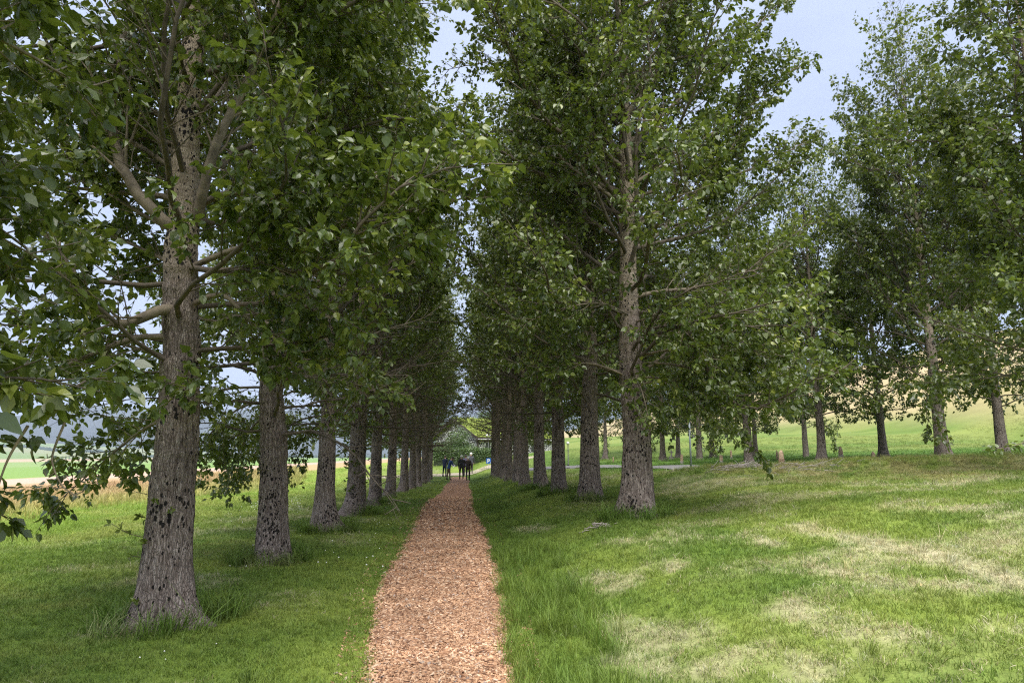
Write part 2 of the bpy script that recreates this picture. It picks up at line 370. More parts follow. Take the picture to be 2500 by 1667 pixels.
# colour zones of the turf (real colour of the plants: fresh, mown, bleached, fields)
def ground_px(px, py):
    """where the ground lies under a photo position (walks the sight line until it meets the terrain)"""
    el = math.atan((833.5 - py) / FPX) + PITCH
    d = np.arange(3., 60, .05); lat = (px - 1250) / FPX * d * math.cos(PITCH) * (1 + math.tan(PITCH) * math.tan(el))
    x = d * math.sin(YAW) + lat * math.cos(YAW); y = d * math.cos(YAW) - lat * math.sin(YAW)
    hit = CAMZ + math.tan(el) * d < terrain(x, y); k = int(np.argmax(hit)) if hit.any() else len(d) - 1
    return (float(x[k]), float(y[k]))
STREAKS = []
for (x0, y0, x1, y1, w, k) in ((1941, 1285, 2080, 1317, .16, .9), (2080, 1317, 2260, 1350, .20, 1.), (2260, 1350, 2520, 1425, .22, 1.), (2032, 1392, 2143, 1418, .12, .9), (2143, 1420, 2292, 1434, .10, .8), (2340, 1436, 2430, 1440, .11, 1.),
                               (2245, 1243, 2410, 1241, .22, .85), (2303, 1186, 2420, 1166, .4, .6), (1915, 1488, 2048, 1525, .13, .75), (1436, 1413, 1527, 1429, .18, .65), (1596, 1381, 1654, 1381, .14, .7),
                               (1798, 1312, 1883, 1333, .14, .7), (1500, 1323, 1590, 1318, .14, .55), (1596, 1567, 1644, 1567, .08, .9), (1500, 1535, 1718, 1551, .16, .6), (2100, 1557, 2223, 1562, .12, .6), (1516, 1615, 1780, 1640, .16, .6),
                               (1271, 1290, 1340, 1290, .16, .55), (229, 1556, 330, 1551, .12, .8), (300, 1535, 345, 1520, .08, .8), (611, 1384, 728, 1376, .10, .7), (1820, 1590, 2000, 1640, .2, .5), (1690, 1190, 2050, 1180, .5, .45)):
    a = ground_px(x0, y0); b = ground_px(x1, y1); STREAKS.append((*a, *b, w, k))
def dryness(x, y):
    d = np.zeros_like(np.asarray(x, float)); wob = .35 * (fbm(x * 2.3 + 4, y * 2.3, 3) - .5)
    for (ax, ay, bx, by, w, k) in STREAKS:
        L2 = (bx - ax)**2 + (by - ay)**2; t = np.clip(((x - ax) * (bx - ax) + (y - ay) * (by - ay)) / L2, 0, 1)
        q = np.hypot(x - ax - t * (bx - ax) + wob, y - ay - t * (by - ay) + wob)
        d = np.maximum(d, k * np.exp(-(q / w)**2))
    n = fbm(x * .9 + y * .5 + 11, y * 1.5 - x * .3, 4)
    d = np.maximum(d, .45 * S(.47, .70, n) * S(1.6, 4., x) * (1 - S(40, 70, y)))
    d = np.maximum(d, .30 * S(.5, .7, fbm(x * .6 + 40, y * .9 + 3, 4)) * S(-1, -2.5, x))
    return d * (.45 + 1.0 * fbm(x * 7, y * 7, 3))
def turf(x, y, dither=False):
    x = np.asarray(x, float); y = np.asarray(y, float)
    def c(*v): return np.array(v)
    def lerp(A, B, t): return A + (B - A) * np.asarray(t)[..., None]
    n1 = fbm(x * .7, y * .7, 4); n2 = fbm(x * 2.5 + 9, y * 2.5, 3)
    g = lerp(c(.112, .178, .027), c(.19, .25, .044), S(.3, .7, n1))
    g = lerp(g, c(.21, .245, .06), .7 * S(.5, .75, n2) * S(1.5, 4, np.abs(x)))
    lush = S(-1.9, -.2, x) * 0 + S(.45, .8, x - path_c(y)) * (1 - S(1.2, 2.2, x - path_c(y)))
    g = lerp(g, c(.085, .15, .02), .6 * lush)
    dr = np.clip(dryness(x, y), 0, 1)
    if dither: dr = np.where(_rs.rand(*dr.shape) < dr * 1.15, .55 + .4 * _rs.rand(*dr.shape), .22 * dr)
    g = lerp(g, c(.46, .41, .27), dr)
    # yellow-green open meadow left of the row
    op = S(-4, -9, x); g = lerp(g, lerp(c(.18, .27, .034), c(.27, .31, .075), S(.35, .7, n1)), op * .9)
    berm = S(5.5, 8, x) * S(12.5, 15, y + .35 * x - 2) * (1 - S(22, 24, y + .42 * x))
    g = lerp(g, c(.27, .24, .10), .75 * berm * S(.35, .6, n2))
    # far side: mown churchyard lawn, then bright hayfield, then bleached hillside
    g = lerp(g, lerp(c(.075, .15, .022), c(.10, .18, .03), n1), S(22, 26, y + .3 * x - 3) * S(4, 8, x))
    g = lerp(g, lerp(c(.11, .17, .032), c(.18, .22, .055), S(.35, .65, fbm(x * .09, y * .3, 4))), S(46, 60, y + .25 * x) * S(6, 12, x))
    hay = S(44, 58, x - .05 * y + 10 * (fbm(x * .1, y * .06, 3) - .5)); g = lerp(g, lerp(c(.42, .33, .19), c(.30, .26, .12), S(.35, .7, fbm(x / 60, y / 25, 4))), hay * S(-80, 0, y))
    # left: tall bleached grass, then valley fields
    ed = x + 3 * (fbm(y * .12, x * .05, 3) - .5)
    dry = lerp(c(.36, .27, .12), c(.44, .27, .17), S(.35, .7, fbm(x / 14, y / 9, 4)))
    g = lerp(g, dry, S(-12, -26, ed))
    g = lerp(g, c(.46, .32, .24), S(-90, -160, ed))
    g = lerp(g, c(.17, .27, .06), S(-285, -300, ed))
    g = lerp(g, c(.20, .28, .09), S(-560, -600, ed))
    fi = vnoise(np.floor((x + 1150) / 420.), np.floor((y + .3 * x) / 900.) + 5)
    fld = np.where(fi[..., None] > .62, c(.17, .24, .07), np.where(fi[..., None] > .38, c(.38, .31, .19), c(.24, .26, .12)))
    g = lerp(g, c(.40, .31, .20), S(-960, -1010, ed)); g = lerp(g, fld, S(-1480, -1540, ed))
    return np.clip(g, 0, 1)

def axis(lo, hi, a, b, step, gr):
    m = list(np.arange(a, b + 1e-6, step)); s = step; v = b
    while v < hi: s = min(s * gr, 400); v += s; m.append(min(v, hi))
    s = step; v = a; left = []
    while v > lo: s = min(s * gr, 400); v -= s; left.append(max(v, lo))
    return np.array(left[::-1] + m)
gx = axis(-6800, 1400, -11, 15, .22, 1.065); gy = axis(-250, 7600, 2.5, 24, .22, 1.065)
GX, GY = np.meshgrid(gx, gy); gxf, gyf = GX.ravel(), GY.ravel()
gz = terrain(gxf, gyf)
nx, ny = len(gx), len(gy)
ii = (np.arange(ny - 1)[:, None] * nx + np.arange(nx - 1)[None, :]).ravel()
obj('ground', mesh_from('ground', np.stack([gxf, gyf, gz], 1), np.stack([ii, ii + 1, ii + nx + 1, ii + nx], 1), [M_GROUND], True,
    {'gcol': turf(gxf, gyf)}), kind='structure')

# far mountains across the valley
M_MOUNT = plain('mountain_slope', (.055, .065, .055), .95, .4, .0018, spec=.1)
az = np.radians(np.linspace(-115, 32, 300)); rr = np.linspace(0, 1, 46)
AZ, RR = np.meshgrid(az, rr)
rad = 6300 + 4200 * RR
mx_, my_ = rad * np.sin(AZ), rad * np.cos(AZ)
ridge = 400 + 330 * fbm(AZ * 3.2 + 5, AZ * 0 + 2., 4)
mz_ = -35 + 230 * 0 + ridge * np.sin(np.clip(RR * 1.25, 0, 1) * math.pi / 2)**1.1 * (.72 + .55 * fbm(mx_ / 900, my_ / 900, 5)) - 60 * (1 - S(0, .1, RR))
na, nr = len(az), len(rr)
ii = (np.arange(nr - 1)[:, None] * na + np.arange(na - 1)[None, :]).ravel()
obj('mountains', mesh_from('mountains', np.stack([mx_.ravel(), my_.ravel(), mz_.ravel()], 1), np.stack([ii, ii + 1, ii + na + 1, ii + na], 1), [M_MOUNT], True), kind='structure')

# wood-chip path
py = np.concatenate([np.arange(1.5, 24, .16), np.arange(24, 57, .5)]); t = np.linspace(-1, 1, 15)
PY, T = np.meshgrid(py, t, indexing='ij')
edge = path_w(PY) * (1 + .16 * (fbm(PY * 1.6 + np.sign(T) * 31, T * 0 + 3., 3) - .5) * 2 * np.abs(T))
PX = path_c(PY) + T * edge
PZ = terrain(PX, PY) + .03 * (1 - np.abs(T)**3) + .004 - .03 * (np.abs(T) > .99) + .012 * (fbm(PX * 7, PY * 7, 2) - .5)
nt_ = len(t); ii = (np.arange(len(py) - 1)[:, None] * nt_ + np.arange(nt_ - 1)[None, :]).ravel()
path = obj('path', mesh_from('path', np.stack([PX.ravel(), PY.ravel(), PZ.ravel()], 1), np.stack([ii, ii + nt_, ii + nt_ + 1, ii + 1], 1), [M_PATH], True), kind='structure')

# drive crossing behind the avenue: two strips
def strip(name, pts, w, mat, lift):
    P = np.array(pts, float); s = np.concatenate([[0], np.cumsum(np.hypot(*np.diff(P, axis=0).T))]); q = np.arange(0, s[-1], .5)
    C = np.stack([np.interp(q, s, P[:, 0]), np.interp(q, s, P[:, 1])], 1)
    for _ in range(12): C[1:-1] = (C[:-2] + C[1:-1] * 2 + C[2:]) / 4
    tg = unit(np.gradient(C, axis=0)); nn = np.stack([-tg[:, 1], tg[:, 0]], 1); k = np.linspace(-1, 1, 7)
    X = C[:, None, 0] + nn[:, None, 0] * k * w / 2; Y = C[:, None, 1] + nn[:, None, 1] * k * w / 2
    Z = terrain(X, Y) + lift; m = len(k); ii = (np.arange(len(C) - 1)[:, None] * m + np.arange(m - 1)[None, :]).ravel()
    return obj(name, mesh_from(name, np.stack([X.ravel(), Y.ravel(), Z.ravel()], 1), np.stack([ii, ii + m, ii + m + 1, ii + 1], 1), [mat], True), kind='structure')
M_ASPH = plain('pale_asphalt', (.19, .187, .185), .9, .2, 30., spec=.2)
M_GRAV = plain('gravel', (.36, .31, .23), .95, .3, 20., spec=.1)
strip('drive', [spot(1215, 56.5), spot(1300, 52), spot(1380, 44), spot(1500, 34), spot(1660, 27), spot(1800, 23.5), spot(2000, 22)], 1.5, M_ASPH, .03)
strip('gravel_lane', [spot(880, 55), spot(1020, 57.5), spot(1130, 59), spot(1215, 62), spot(1300, 66)], 2.4, M_GRAV, .03)

# ------------------------------------------------------------------ trees
LEAF0 = np.array([(0,0,0),(.10,.25,.03),(.38,.36,.06),(.72,.19,.02),(1,0,-.10),(.72,-.19,.02),(.38,-.36,.06),(.10,-.25,.03),(.42,0,0)], float)
LEAF0F = np.array([(0,8,2,1),(8,4,3,2),(0,7,6,8),(8,6,5,4)])
LEAF2 = np.array([(0,0,0),(.36,.40,.05),(1,0,-.05),(.36,-.40,.05)], float)
LEAF2F = np.array([(0,3,2,1)])
LEAF1 = np.array([(0,0,0),(.2,.33,.05),(.58,.29,.04),(1,0,-.06),(.58,-.29,.04),(.2,-.33,.05)], float)
LEAF1F = np.array([(0,3,2,1),(0,5,4,3)])
def leaf_arrays(Lf, tmpl, faces):
    """Lf: dict of base, axis, normal, size, tint"""
    a = unit(Lf['a']); n = Lf['n'] - (Lf['n'] * a).sum(1, keepdims=True) * a; n = unit(n); b = np.cross(n, a)
    s = Lf['s'][:, None, None]; w = Lf['w'][:, None, None]
    V = Lf['p'][:, None, :] + s * (tmpl[None, :, 0, None] * a[:, None] + w * tmpl[None, :, 1, None] * b[:, None] + Lf['c'][:, None, None] * tmpl[None, :, 2, None] * n[:, None])
    k = len(tmpl); F = (faces[None] + (np.arange(len(a)) * k)[:, None, None]).reshape(-1, faces.shape[1])
    return V.reshape(-1, 3), F, np.repeat(Lf['t'], k)
def tubes(P, Rd, k):
    """P (n,m,3), Rd (n,m)"""
    tg = unit(np.gradient(P, axis=1)); ref = np.where(np.abs(tg[:, :1, 2:3]) > .8, np.array([1., .2, 0]), np.array([0, 0, 1.]))
    u = unit(np.cross(tg, np.broadcast_to(ref, tg.shape))); v = np.cross(tg, u)
    w = np.arange(k) * 2 * math.pi / k
    V = P[:, :, None] + Rd[:, :, None, None] * (np.cos(w)[:, None] * u[:, :, None] + np.sin(w)[:, None] * v[:, :, None])
    n, m = P.shape[:2]
    base = (np.arange(n) * m * k)[:, None, None] + (np.arange(m - 1) * k)[None, :, None]
    j = np.arange(k)[None, None]; j2 = (j + 1) % k
    F = np.stack([base + j, base + j2, base + k + j2, base + k + j], -1).reshape(-1, 4)
    return V.reshape(-1, 3), F

def curve_pts(rng, p, d, L, m, up, wob):
    pts = [p]; st = L / (m - 1); d = d / np.linalg.norm(d); p = p.copy()
    for i in range(m - 1):
        d = d + np.array([0, 0, up * st]) + rng.normal(0, wob, 3) * st; d = d / np.linalg.norm(d)
        p = p + d * st; pts.append(p)
    return np.array(pts)
def resample(pts, m):
    P = np.array(pts, float); s = np.concatenate([[0], np.cumsum(np.linalg.norm(np.diff(P, axis=0), axis=1))])
    # Catmull-Rom through the given points
    out = []
    for q in np.linspace(0, s[-1], m):
        i = min(np.searchsorted(s, q, 'right') - 1, len(P) - 2); t = (q - s[i]) / max(1e-6, s[i+1] - s[i])
        p0, p1, p2, p3 = P[max(i-1, 0)], P[i], P[i+1], P[min(i+2, len(P)-1)]
        out.append(.5 * (2*p1 + (p2-p0)*t + (2*p0-5*p1+4*p2-p3)*t*t + (3*p1-p0-3*p2+p3)*t**3))
    return np.array(out), s[-1]

def gen_tree(seed, H=15., r0=.25, zlow=1.9, nb=72, Lmax=3.6, leaf=.085, dens=1.0, limbs=(), lean=(0, 0), clear=None, low_side=None, ring=24, detail=False, keep=None, bare=.5, ztop=None, zvis=99.):
    """returns trunk mesh arrays, list of branches (V, F), leaves dict; coordinates relative to the base"""
    rng = np.random.RandomState(seed)
    # trunk
    zs = np.concatenate([np.linspace(-.25, 3.6, 120 if detail else 34), np.linspace(3.7, H, 50 if detail else 28)])
    wob = np.cumsum(rng.normal(0, .011, (len(zs), 2)), 0) * .5
    cx = lean[0] * zs + wob[:, 0] * S(0, 2, zs); cyy = lean[1] * zs + wob[:, 1] * S(0, 2, zs)
    rad = r0 * np.clip(1 - np.maximum(zs, 0) / (H * 1.01), .004, 1)**1.55 * .98 + .03 * r0 / .25 * np.exp(-np.maximum(zs, 0) / .9)
    seg = 96 if detail else ring; th = np.arange(seg) * 2 * math.pi / seg
    TH, ZZ = np.meshgrid(th, zs); RR = np.repeat(rad[:, None], seg, 1)
    ph = rng.rand(6) * 6.28
    lob = sum(np.maximum(0, np.cos((TH - ph[k]) * (1 if k < 3 else 1.0)))**6 * (.6 + .8 * rng.rand()) for k in range(4))
    RR = RR + (.13 * r0 / .25) * np.exp(-np.maximum(ZZ, -.1) / .21) * (.12 + 1.15 * lob)
    if seed == 11: RR = RR + .20 * np.exp(-np.maximum(ZZ, -.1) / .13) * np.maximum(0, np.cos(TH + .45))**10
    RR = RR * (1 + .035 * np.sin(2 * TH + ph[4] + ZZ * .7) + .025 * np.sin(3 * TH + ph[5] - ZZ))
    if detail:
        ax_, ay_ = np.cos(TH) * 9, np.sin(TH) * 9
        rid = 1 - np.abs(2 * fbm(ax_ + 20 + ZZ * .9, ay_ + 20 + ZZ * .55, 3) - 1) * 2
        fis = fbm(ax_ * 1.6 + 60, ay_ * 1.6 + ZZ * 1.3 + 40, 3)
        fade = 1 - .85 * S(2.6, 4.2, ZZ)
        RR = RR + fade * (.012 * (np.clip(rid, -.5, 1) - .3) + .014 * (fis - .5)) + .012 * S(.55, .8, fbm(ax_ * .5 + 5, ay_ * .5 + ZZ * 1.7, 2))
    TV = np.stack([cx[:, None] + RR * np.cos(TH), cyy[:, None] + RR * np.sin(TH), ZZ], -1).reshape(-1, 3)
    i_, j_ = np.meshgrid(np.arange(len(zs) - 1), np.arange(seg), indexing='ij'); j2 = (j_ + 1) % seg
    TF = np.stack([i_ * seg + j_, i_ * seg + j2, (i_ + 1) * seg + j2, (i_ + 1) * seg + j_], -1).reshape(-1, 4)
    def axis_at(z): return np.array([np.interp(z, zs, cx), np.interp(z, zs, cyy), z])
    # first-order branches
    br = []
    ga = rng.rand() * 6.28
    ztop_ = ztop or H * .985
    for i in range(nb):
        u = (i + rng.rand() * .7) / nb; z = zlow + (ztop_ - zlow) * u**1.12
        ga += 2.39996 + rng.normal(0, .35)
        h = (z - zlow) / (H - zlow)
        prof = (.66 + .34 * min(1, h / .16)) * (1 - max(0, h - .30) / .76)**.85
        L = Lmax * max(.16, prof) * rng.uniform(.72, 1.15)
        el = R(rng.uniform(6, 34) + 34 * h)
        if low_side is not None and h < .25:
            side = math.cos(ga - low_side); el -= R(20) * max(0, side) * (1 - h / .25)
        d = np.array([math.cos(ga) * math.cos(el), math.sin(ga) * math.cos(el), math.sin(el)])
        p = axis_at(z); r = max(.005, min(.005 + .0075 * L, .6 * np.interp(z, zs, rad)))
        br.append((curve_pts(rng, p, d, L, 10, .16 + .12 * h if h > .12 else .02, .5), L, r, h, False))
    for lb in limbs:
        P, L = resample(lb['p'], 14); br.append((P, L, lb['r'], .3, True))
    out = []; LP = {k: [] for k in 'panswtc'}
    def leaves_on(P, n, m0, h, gain):
        """n leaves along polyline P (from fraction m0 to the tip)"""
        if n < 1: return
        f = m0 + (1 - m0) * rng.rand(n)**.8; f[: max(1, n // 4)] = 1 - .06 * rng.rand(max(1, n // 4))
        q = f * (len(P) - 1); i = np.minimum(q.astype(int), len(P) - 2); w = (q - i)[:, None]
        pos = P[i] * (1 - w) + P[i + 1] * w; tg = unit(P[i + 1] - P[i])
        rd = unit(rng.normal(0, 1, (n, 3))); a = unit(tg * .55 + rd * .95 + np.array([0, 0, -.42]))
        sz = leaf * rng.uniform(.42, 1.22, n)
        LP['p'].append(pos + a * (sz * rng.uniform(.25, .6, n))[:, None] + rng.normal(0, .01, (n, 3)))
        LP['a'].append(unit(a + np.array([0, 0, -.35]))); LP['n'].append(unit(rng.normal(0, .62, (n, 3)) + np.array([0, 0, .75]) + rd * .35))
        LP['s'].append(sz); LP['w'].append(rng.uniform(.85, 1.15, n)); LP['c'].append(rng.uniform(-1.5, 3.2, n))
        tn = np.clip(.08 + .62 * rng.rand(n)**1.5 + gain + .6 * (rng.rand(n) < .015), 0, 1)
        LP['t'].append(tn)
    for (P, L, r, h, special) in br:
        if clear is not None and not special:
            bad = clear(P)
            if bad.any():
                k = int(np.argmax(bad))
                if k < 3: continue
                P, L = resample(P[:k], 10)[0], L * k / 10
        m = len(P); rr_ = r * (1 - np.linspace(0, 1, m)**1.1 * .86)
        Vs, Fs = [], []
        kk = 10 if special else (6 if detail else 5)
        V, F = tubes(P[None], rr_[None], kk); Vs.append(V); Fs.append(F); off = len(V)
        P2s, R2s, P3s, R3s = [], [], [], []
        n2 = max(3, int(L * 6.2 * (1 if not special else 1.5)))
        bsd = bare
        if low_side is not None:
            cs = math.cos(math.atan2(P[-1][1] - P[0][1], P[-1][0] - P[0][0]) - low_side); bsd = bare if cs < .25 else .1
        dead = (not special) and (h < .16) and rng.rand() < bsd
        lat0 = rng.rand() * 6.28
        for q in range(n2):
            f = .16 + .84 * (q + rng.rand() * .8) / n2
            x = f * (m - 1); i = min(int(x), m - 2); p = P[i] + (P[i + 1] - P[i]) * (x - i); tg = P[i + 1] - P[i]; tg = tg / np.linalg.norm(tg)
            l2 = (.26 + .34 * L * (1 - f) * rng.uniform(.5, 1.1)) * rng.uniform(.7, 1.2); l2 = min(l2, 1.15)
            side = np.cross(tg, (0, 0, 1)); side = side / (np.linalg.norm(side) + 1e-6); upv = np.cross(side, tg)
            w = lat0 + q * 2.6 + rng.normal(0, .5); d = tg * .75 + (side * math.cos(w) + upv * math.sin(w) * .75) * .8 + np.array([0, 0, .12])
            P2 = curve_pts(rng, p, d, l2, 6, .15, .5); P2s.append(P2); R2s.append(np.linspace(max(.0035, r * .28), .0022, 6))
            rad_f = np.linalg.norm(P2[-1][:2] - np.array(lean) * P2[-1][2]) / max(.6, Lmax)
            lv = 0 if dead else min(1., max(.0, (rad_f - .10) / .3)) * (1 if h > .1 else .9) * dens
            if special: lv = dens * (1 if f > .3 else .25)
            tipg = .30 * (rng.rand() < .13) + (.10 if h > .5 else 0) * rng.rand()
            leaves_on(P2, int(rng.poisson(l2 * 24 * lv)), .25, h, tipg)
            n3 = int(l2 * 6.5)
            for q3 in range(n3):
                f3 = .2 + .8 * (q3 + rng.rand()) / n3; x = f3 * 5; i = min(int(x), 4); p3 = P2[i] + (P2[i + 1] - P2[i]) * (x - i)
                d3 = unit(P2[i + 1] - P2[i]) * .7 + unit(rng.normal(0, 1, 3)) * .8
                l3 = rng.uniform(.09, .30); P3 = curve_pts(rng, p3, d3, l3, 3 if detail else 2, .1, .5)
                if (detail and p3[2] < zvis) or (not detail and q3 % 2 == 0 and p3[2] < zvis): P3s.append(P3); R3s.append(np.array([.003, .0022, .0014]) if detail else np.array([.0032, .0018]))
                leaves_on(P3, int(rng.poisson((5.5 + l3 * 20) * lv)), .2, h, tipg)
        leaves_on(P[-4:], int(10 * dens * (0 if dead else 1)), .1, h, .12)
        for (pp, rr2, kk2) in ((P2s, R2s, 4), (P3s, R3s, 3)):
            if pp:
                V, F = tubes(np.array(pp), np.array(rr2), kk2); Vs.append(V); Fs.append(F + off); off += len(V)
        out.append((np.concatenate(Vs), np.concatenate(Fs), special))
    Lf = {k: np.concatenate(v) for k, v in LP.items()}
    if clear is not None:
        ok = ~clear(Lf['p']); Lf = {k: v[ok] for k, v in Lf.items()}
    if keep is not None:
        ok = keep(Lf['p']); Lf = {k: v[ok] for k, v in Lf.items()}
    return (TV, TF), out, Lf

GROUP_L = 'poplars in the left row of the avenue'; GROUP_R = 'poplars in the right row of the avenue'; GROUP_G = 'poplars around the churchyard lawn'
# one leaf shape for the leaves that are picked apart: blade with a stalk
_lv = np.concatenate([LEAF0, [(-.5, .012, .03), (-.5, -.012, .03), (.02, -.014, 0), (.02, .014, 0)]])
def leaf_part_mesh(name, tint):
    return mesh_from(name, _lv, np.concatenate([LEAF0F, [(9, 10, 11, 12)]]), [M_LEAF], False, {'tint': np.full(len(_lv), tint)})
LEAF_MESHES = [leaf_part_mesh('leaf', v) for v in (.15, .3, .45, .6, .8, .98)]
def leaf_objects(crown, Lf, idx):
    a = unit(Lf['a'][idx]); n = Lf['n'][idx]; n = unit(n - (n * a).sum(1, keepdims=True) * a); b = np.cross(n, a)
    lev = np.array([.15, .3, .45, .6, .8, .98])
    for j, i in enumerate(idx):
        s = Lf['s'][i]; w = Lf['w'][i]; c = Lf['c'][i]
        Mx = Matrix(((a[j][0]*s, b[j][0]*s*w, n[j][0]*s*c, Lf['p'][i][0]), (a[j][1]*s, b[j][1]*s*w, n[j][1]*s*c, Lf['p'][i][1]), (a[j][2]*s, b[j][2]*s*w, n[j][2]*s*c, Lf['p'][i][2]), (0, 0, 0, 1)))
        o = bpy.data.objects.new('leaf', LEAF_MESHES[int(np.argmin(abs(lev - Lf['t'][i])))]); COL.objects.link(o); o.parent = crown
        o.matrix_local = Mx
def in_view(P):
    q = P - np.array([0, 0, CAMZ]); fx = q[:, 0] * math.cos(YAW) - q[:, 1] * math.sin(YAW); fy = q[:, 0] * math.sin(YAW) + q[:, 1] * math.cos(YAW)
    dep = fy * math.cos(PITCH) + q[:, 2] * math.sin(PITCH); up = q[:, 2] * math.cos(PITCH) - fy * math.sin(PITCH)
    return (dep > .3) & (np.abs(fx) < .74 * dep) & (np.abs(up) < .49 * dep), dep

def build_near(name, label, group, x, y, n_leaf=300, split=True, lod=0, **kw):
    z = float(terrain(x, y)); root = thing(name, label, 'tree', (x, y, z), 0, group)
    off = np.array([x, y, z])
    cl = kw.pop('clear_world', None)
    if cl: kw['clear'] = lambda P: cl(P + off)
    (TV, TF), brs, Lf = gen_tree(**kw)
    obj('trunk', mesh_from('trunk', TV, TF, [M_BARK], True), root)
    if split:
        for (V, F, sp) in brs: obj('branch', mesh_from('branch', V, F, [M_LIMB if sp else M_BOUGH], True), root)
    else:
        o = 0; VV, FF = [], []
        for (V, F, sp) in brs: VV.append(V); FF.append(F + o); o += len(V)
        obj('branch_framework', mesh_from('branch_framework', np.concatenate(VV), np.concatenate(FF), [M_BOUGH], True), root, kind='stuff')
    pick = np.array([], int)
    if n_leaf:
        vis, dep = in_view(Lf['p'] + off); cand = np.where(vis)[0]; pick = cand[np.argsort(dep[cand] / Lf['s'][cand])][:n_leaf]
    rest = np.ones(len(Lf['p']), bool); rest[pick] = False
    sub = {k: v[rest] for k, v in Lf.items()}
    q = sub['p'] + off - np.array([0, 0, CAMZ]); dist = np.linalg.norm(q, axis=1)
    hid = (q[:, 2] > .80 * np.hypot(q[:, 0], q[:, 1]) + .6) | (q[:, 1] < .6)        # high overhead or behind: simpler leaves
    lv = np.where(hid | (dist > 13.5), 2, np.where(dist > 7.2, 1, 0)); VV, FF, TT, o = [], [], [], 0
    for k, (tm, fc) in enumerate(((LEAF0, LEAF0F), (LEAF1, LEAF1F), (LEAF2, LEAF2F))):
        w = lv == k
        if w.any():
            V, F, T = leaf_arrays({a: b[w] for a, b in sub.items()}, tm, fc); VV.append(V); FF.append(F + o); TT.append(T); o += len(V)
    cr = obj('crown', mesh_from('crown', np.concatenate(VV), np.concatenate(FF), [M_LEAF], False, {'tint': np.concatenate(TT)}), root, kind='stuff')
    leaf_objects(cr, Lf, pick)
    return root
M_BOUGH = plain('bough_bark', (.095, .077, .056), .85, .45, 9., bump=.4)
M_LIMB = plain('limb_bark', (.17, .14, .10), .8, .5, 9., bump=.5)

def cam_clear(P):       # no foliage closer to the viewer's standing place than an arm's reach and a bit
    q = P - np.array([0, 0, CAMZ]); return (np.linalg.norm(q * np.array([1, 1, 1.]), axis=1) < 2.3) | ((np.abs(P[:, 0] + .1) < .55) & (P[:, 1] < 14) & (P[:, 1] > -2) & (P[:, 2] < 3.2))

# --- left row: the two nearest with limbs as seen, the third and the unseen-trunk one plain
XL, YL = -2.68, 6.78
def v(*a): return np.array(a, float)
T1_limbs = [
    dict(p=[v(0, 0, 3.62), v(-.30, -.14, 3.82), v(-.60, -.24, 4.2), v(-.76, -.28, 4.75), v(-.74, -.28, 5.4), v(-.66, -.28, 6.4), v(-.8, -.3, 7.6)], r=.062),
    dict(p=[v(.02, 0, 3.80), v(.16, -.24, 4.15), v(.30, -.32, 4.6), v(.55, -.36, 5.2), v(.85, -.40, 6.1), v(1.05, -.4, 7.3)], r=.055),
    dict(p=[v(0, 0, 4.35), v(-.35, .05, 4.62), v(-.75, .05, 4.9), v(-1.3, 0, 5.3), v(-1.8, -.1, 6.0)], r=.042),
    dict(p=[v(0, 0, 4.62), v(-.4, .1, 4.95), v(-.8, .15, 5.15), v(-1.5, .2, 5.6)], r=.036),
    dict(p=[v(0, 0, 4.2), v(-.3, .0, 4.4), v(-.7, -.1, 4.65), v(-1.4, -.3, 5.0)], r=.034),
    dict(p=[v(0, 0, 3.98), v(.30, -.1, 4.08), v(.55, -.25, 4.05), v(.95, -.5, 3.9), v(1.6, -.8, 3.95), v(2.5, -1.0, 4.0)], r=.036),
    dict(p=[v(0, 0, 2.95), v(-.2, -.2, 2.86), v(-.42, -.35, 2.70), v(-.62, -.45, 2.78), v(-.85, -.55, 3.2), v(-1.2, -.6, 3.6)], r=.058),
    dict(p=[v(0, 0, 2.62), v(-.4, -.1, 2.62), v(-.9, -.25, 2.35), v(-1.4, -.5, 2.0)], r=.034),
    dict(p=[v(0, 0, 3.95), v(-.4, .1, 4.12), v(-.95, .1, 4.15), v(-1.7, .0, 4.2)], r=.038),
    dict(p=[v(0, 0, 2.95), v(.35, -.1, 3.05), v(.7, -.2, 2.75), v(1.3, -.45, 2.35)], r=.03),
    dict(p=[v(0, 0, 3.35), v(.5, -.3, 3.45), v(1.2, -.7, 3.5), v(2.0, -1.0, 3.55), v(2.9, -1.2, 3.75)], r=.032),
    dict(p=[v(0, 0, 2.1), v(.25, -.45, 2.1), v(.3, -.75, 2.05)], r=.014),
    dict(p=[v(0, 0, 3.3), v(-.6, .3, 3.6), v(-1.2, .6, 3.9), v(-2.0, .9, 4.1)], r=.024), dict(p=[v(0, 0, 3.1), v(-.4, .5, 3.4), v(-.8, 1.1, 3.6), v(-1.2, 1.6, 3.7)], r=.02),
    dict(p=[v(0, 0, 3.6), v(-.7, .1, 4.0), v(-1.3, .1, 4.4), v(-1.8, .1, 5.0)], r=.022), dict(p=[v(0, 0, 2.4), v(-.7, .2, 2.6), v(-1.4, .3, 2.7), v(-2.0, .4, 2.6)], r=.02),
    dict(p=[v(0, 0, 1.9), v(-.5, .35, 1.75), v(-1.1, .7, 1.35), v(-1.6, .9, .95)], r=.02),
]
build_near('poplar_tree', 'nearest thick grey poplar with forked limbs and leaf sprouts on its pitted trunk', GROUP_L, XL, YL, seed=11, H=15, r0=.215, zlow=2.3, nb=60,
           Lmax=4.0, zvis=6.5, leaf=.092, dens=1.4, bare=.3, limbs=T1_limbs, lean=(-.026, .0), clear_world=cam_clear, detail=True)
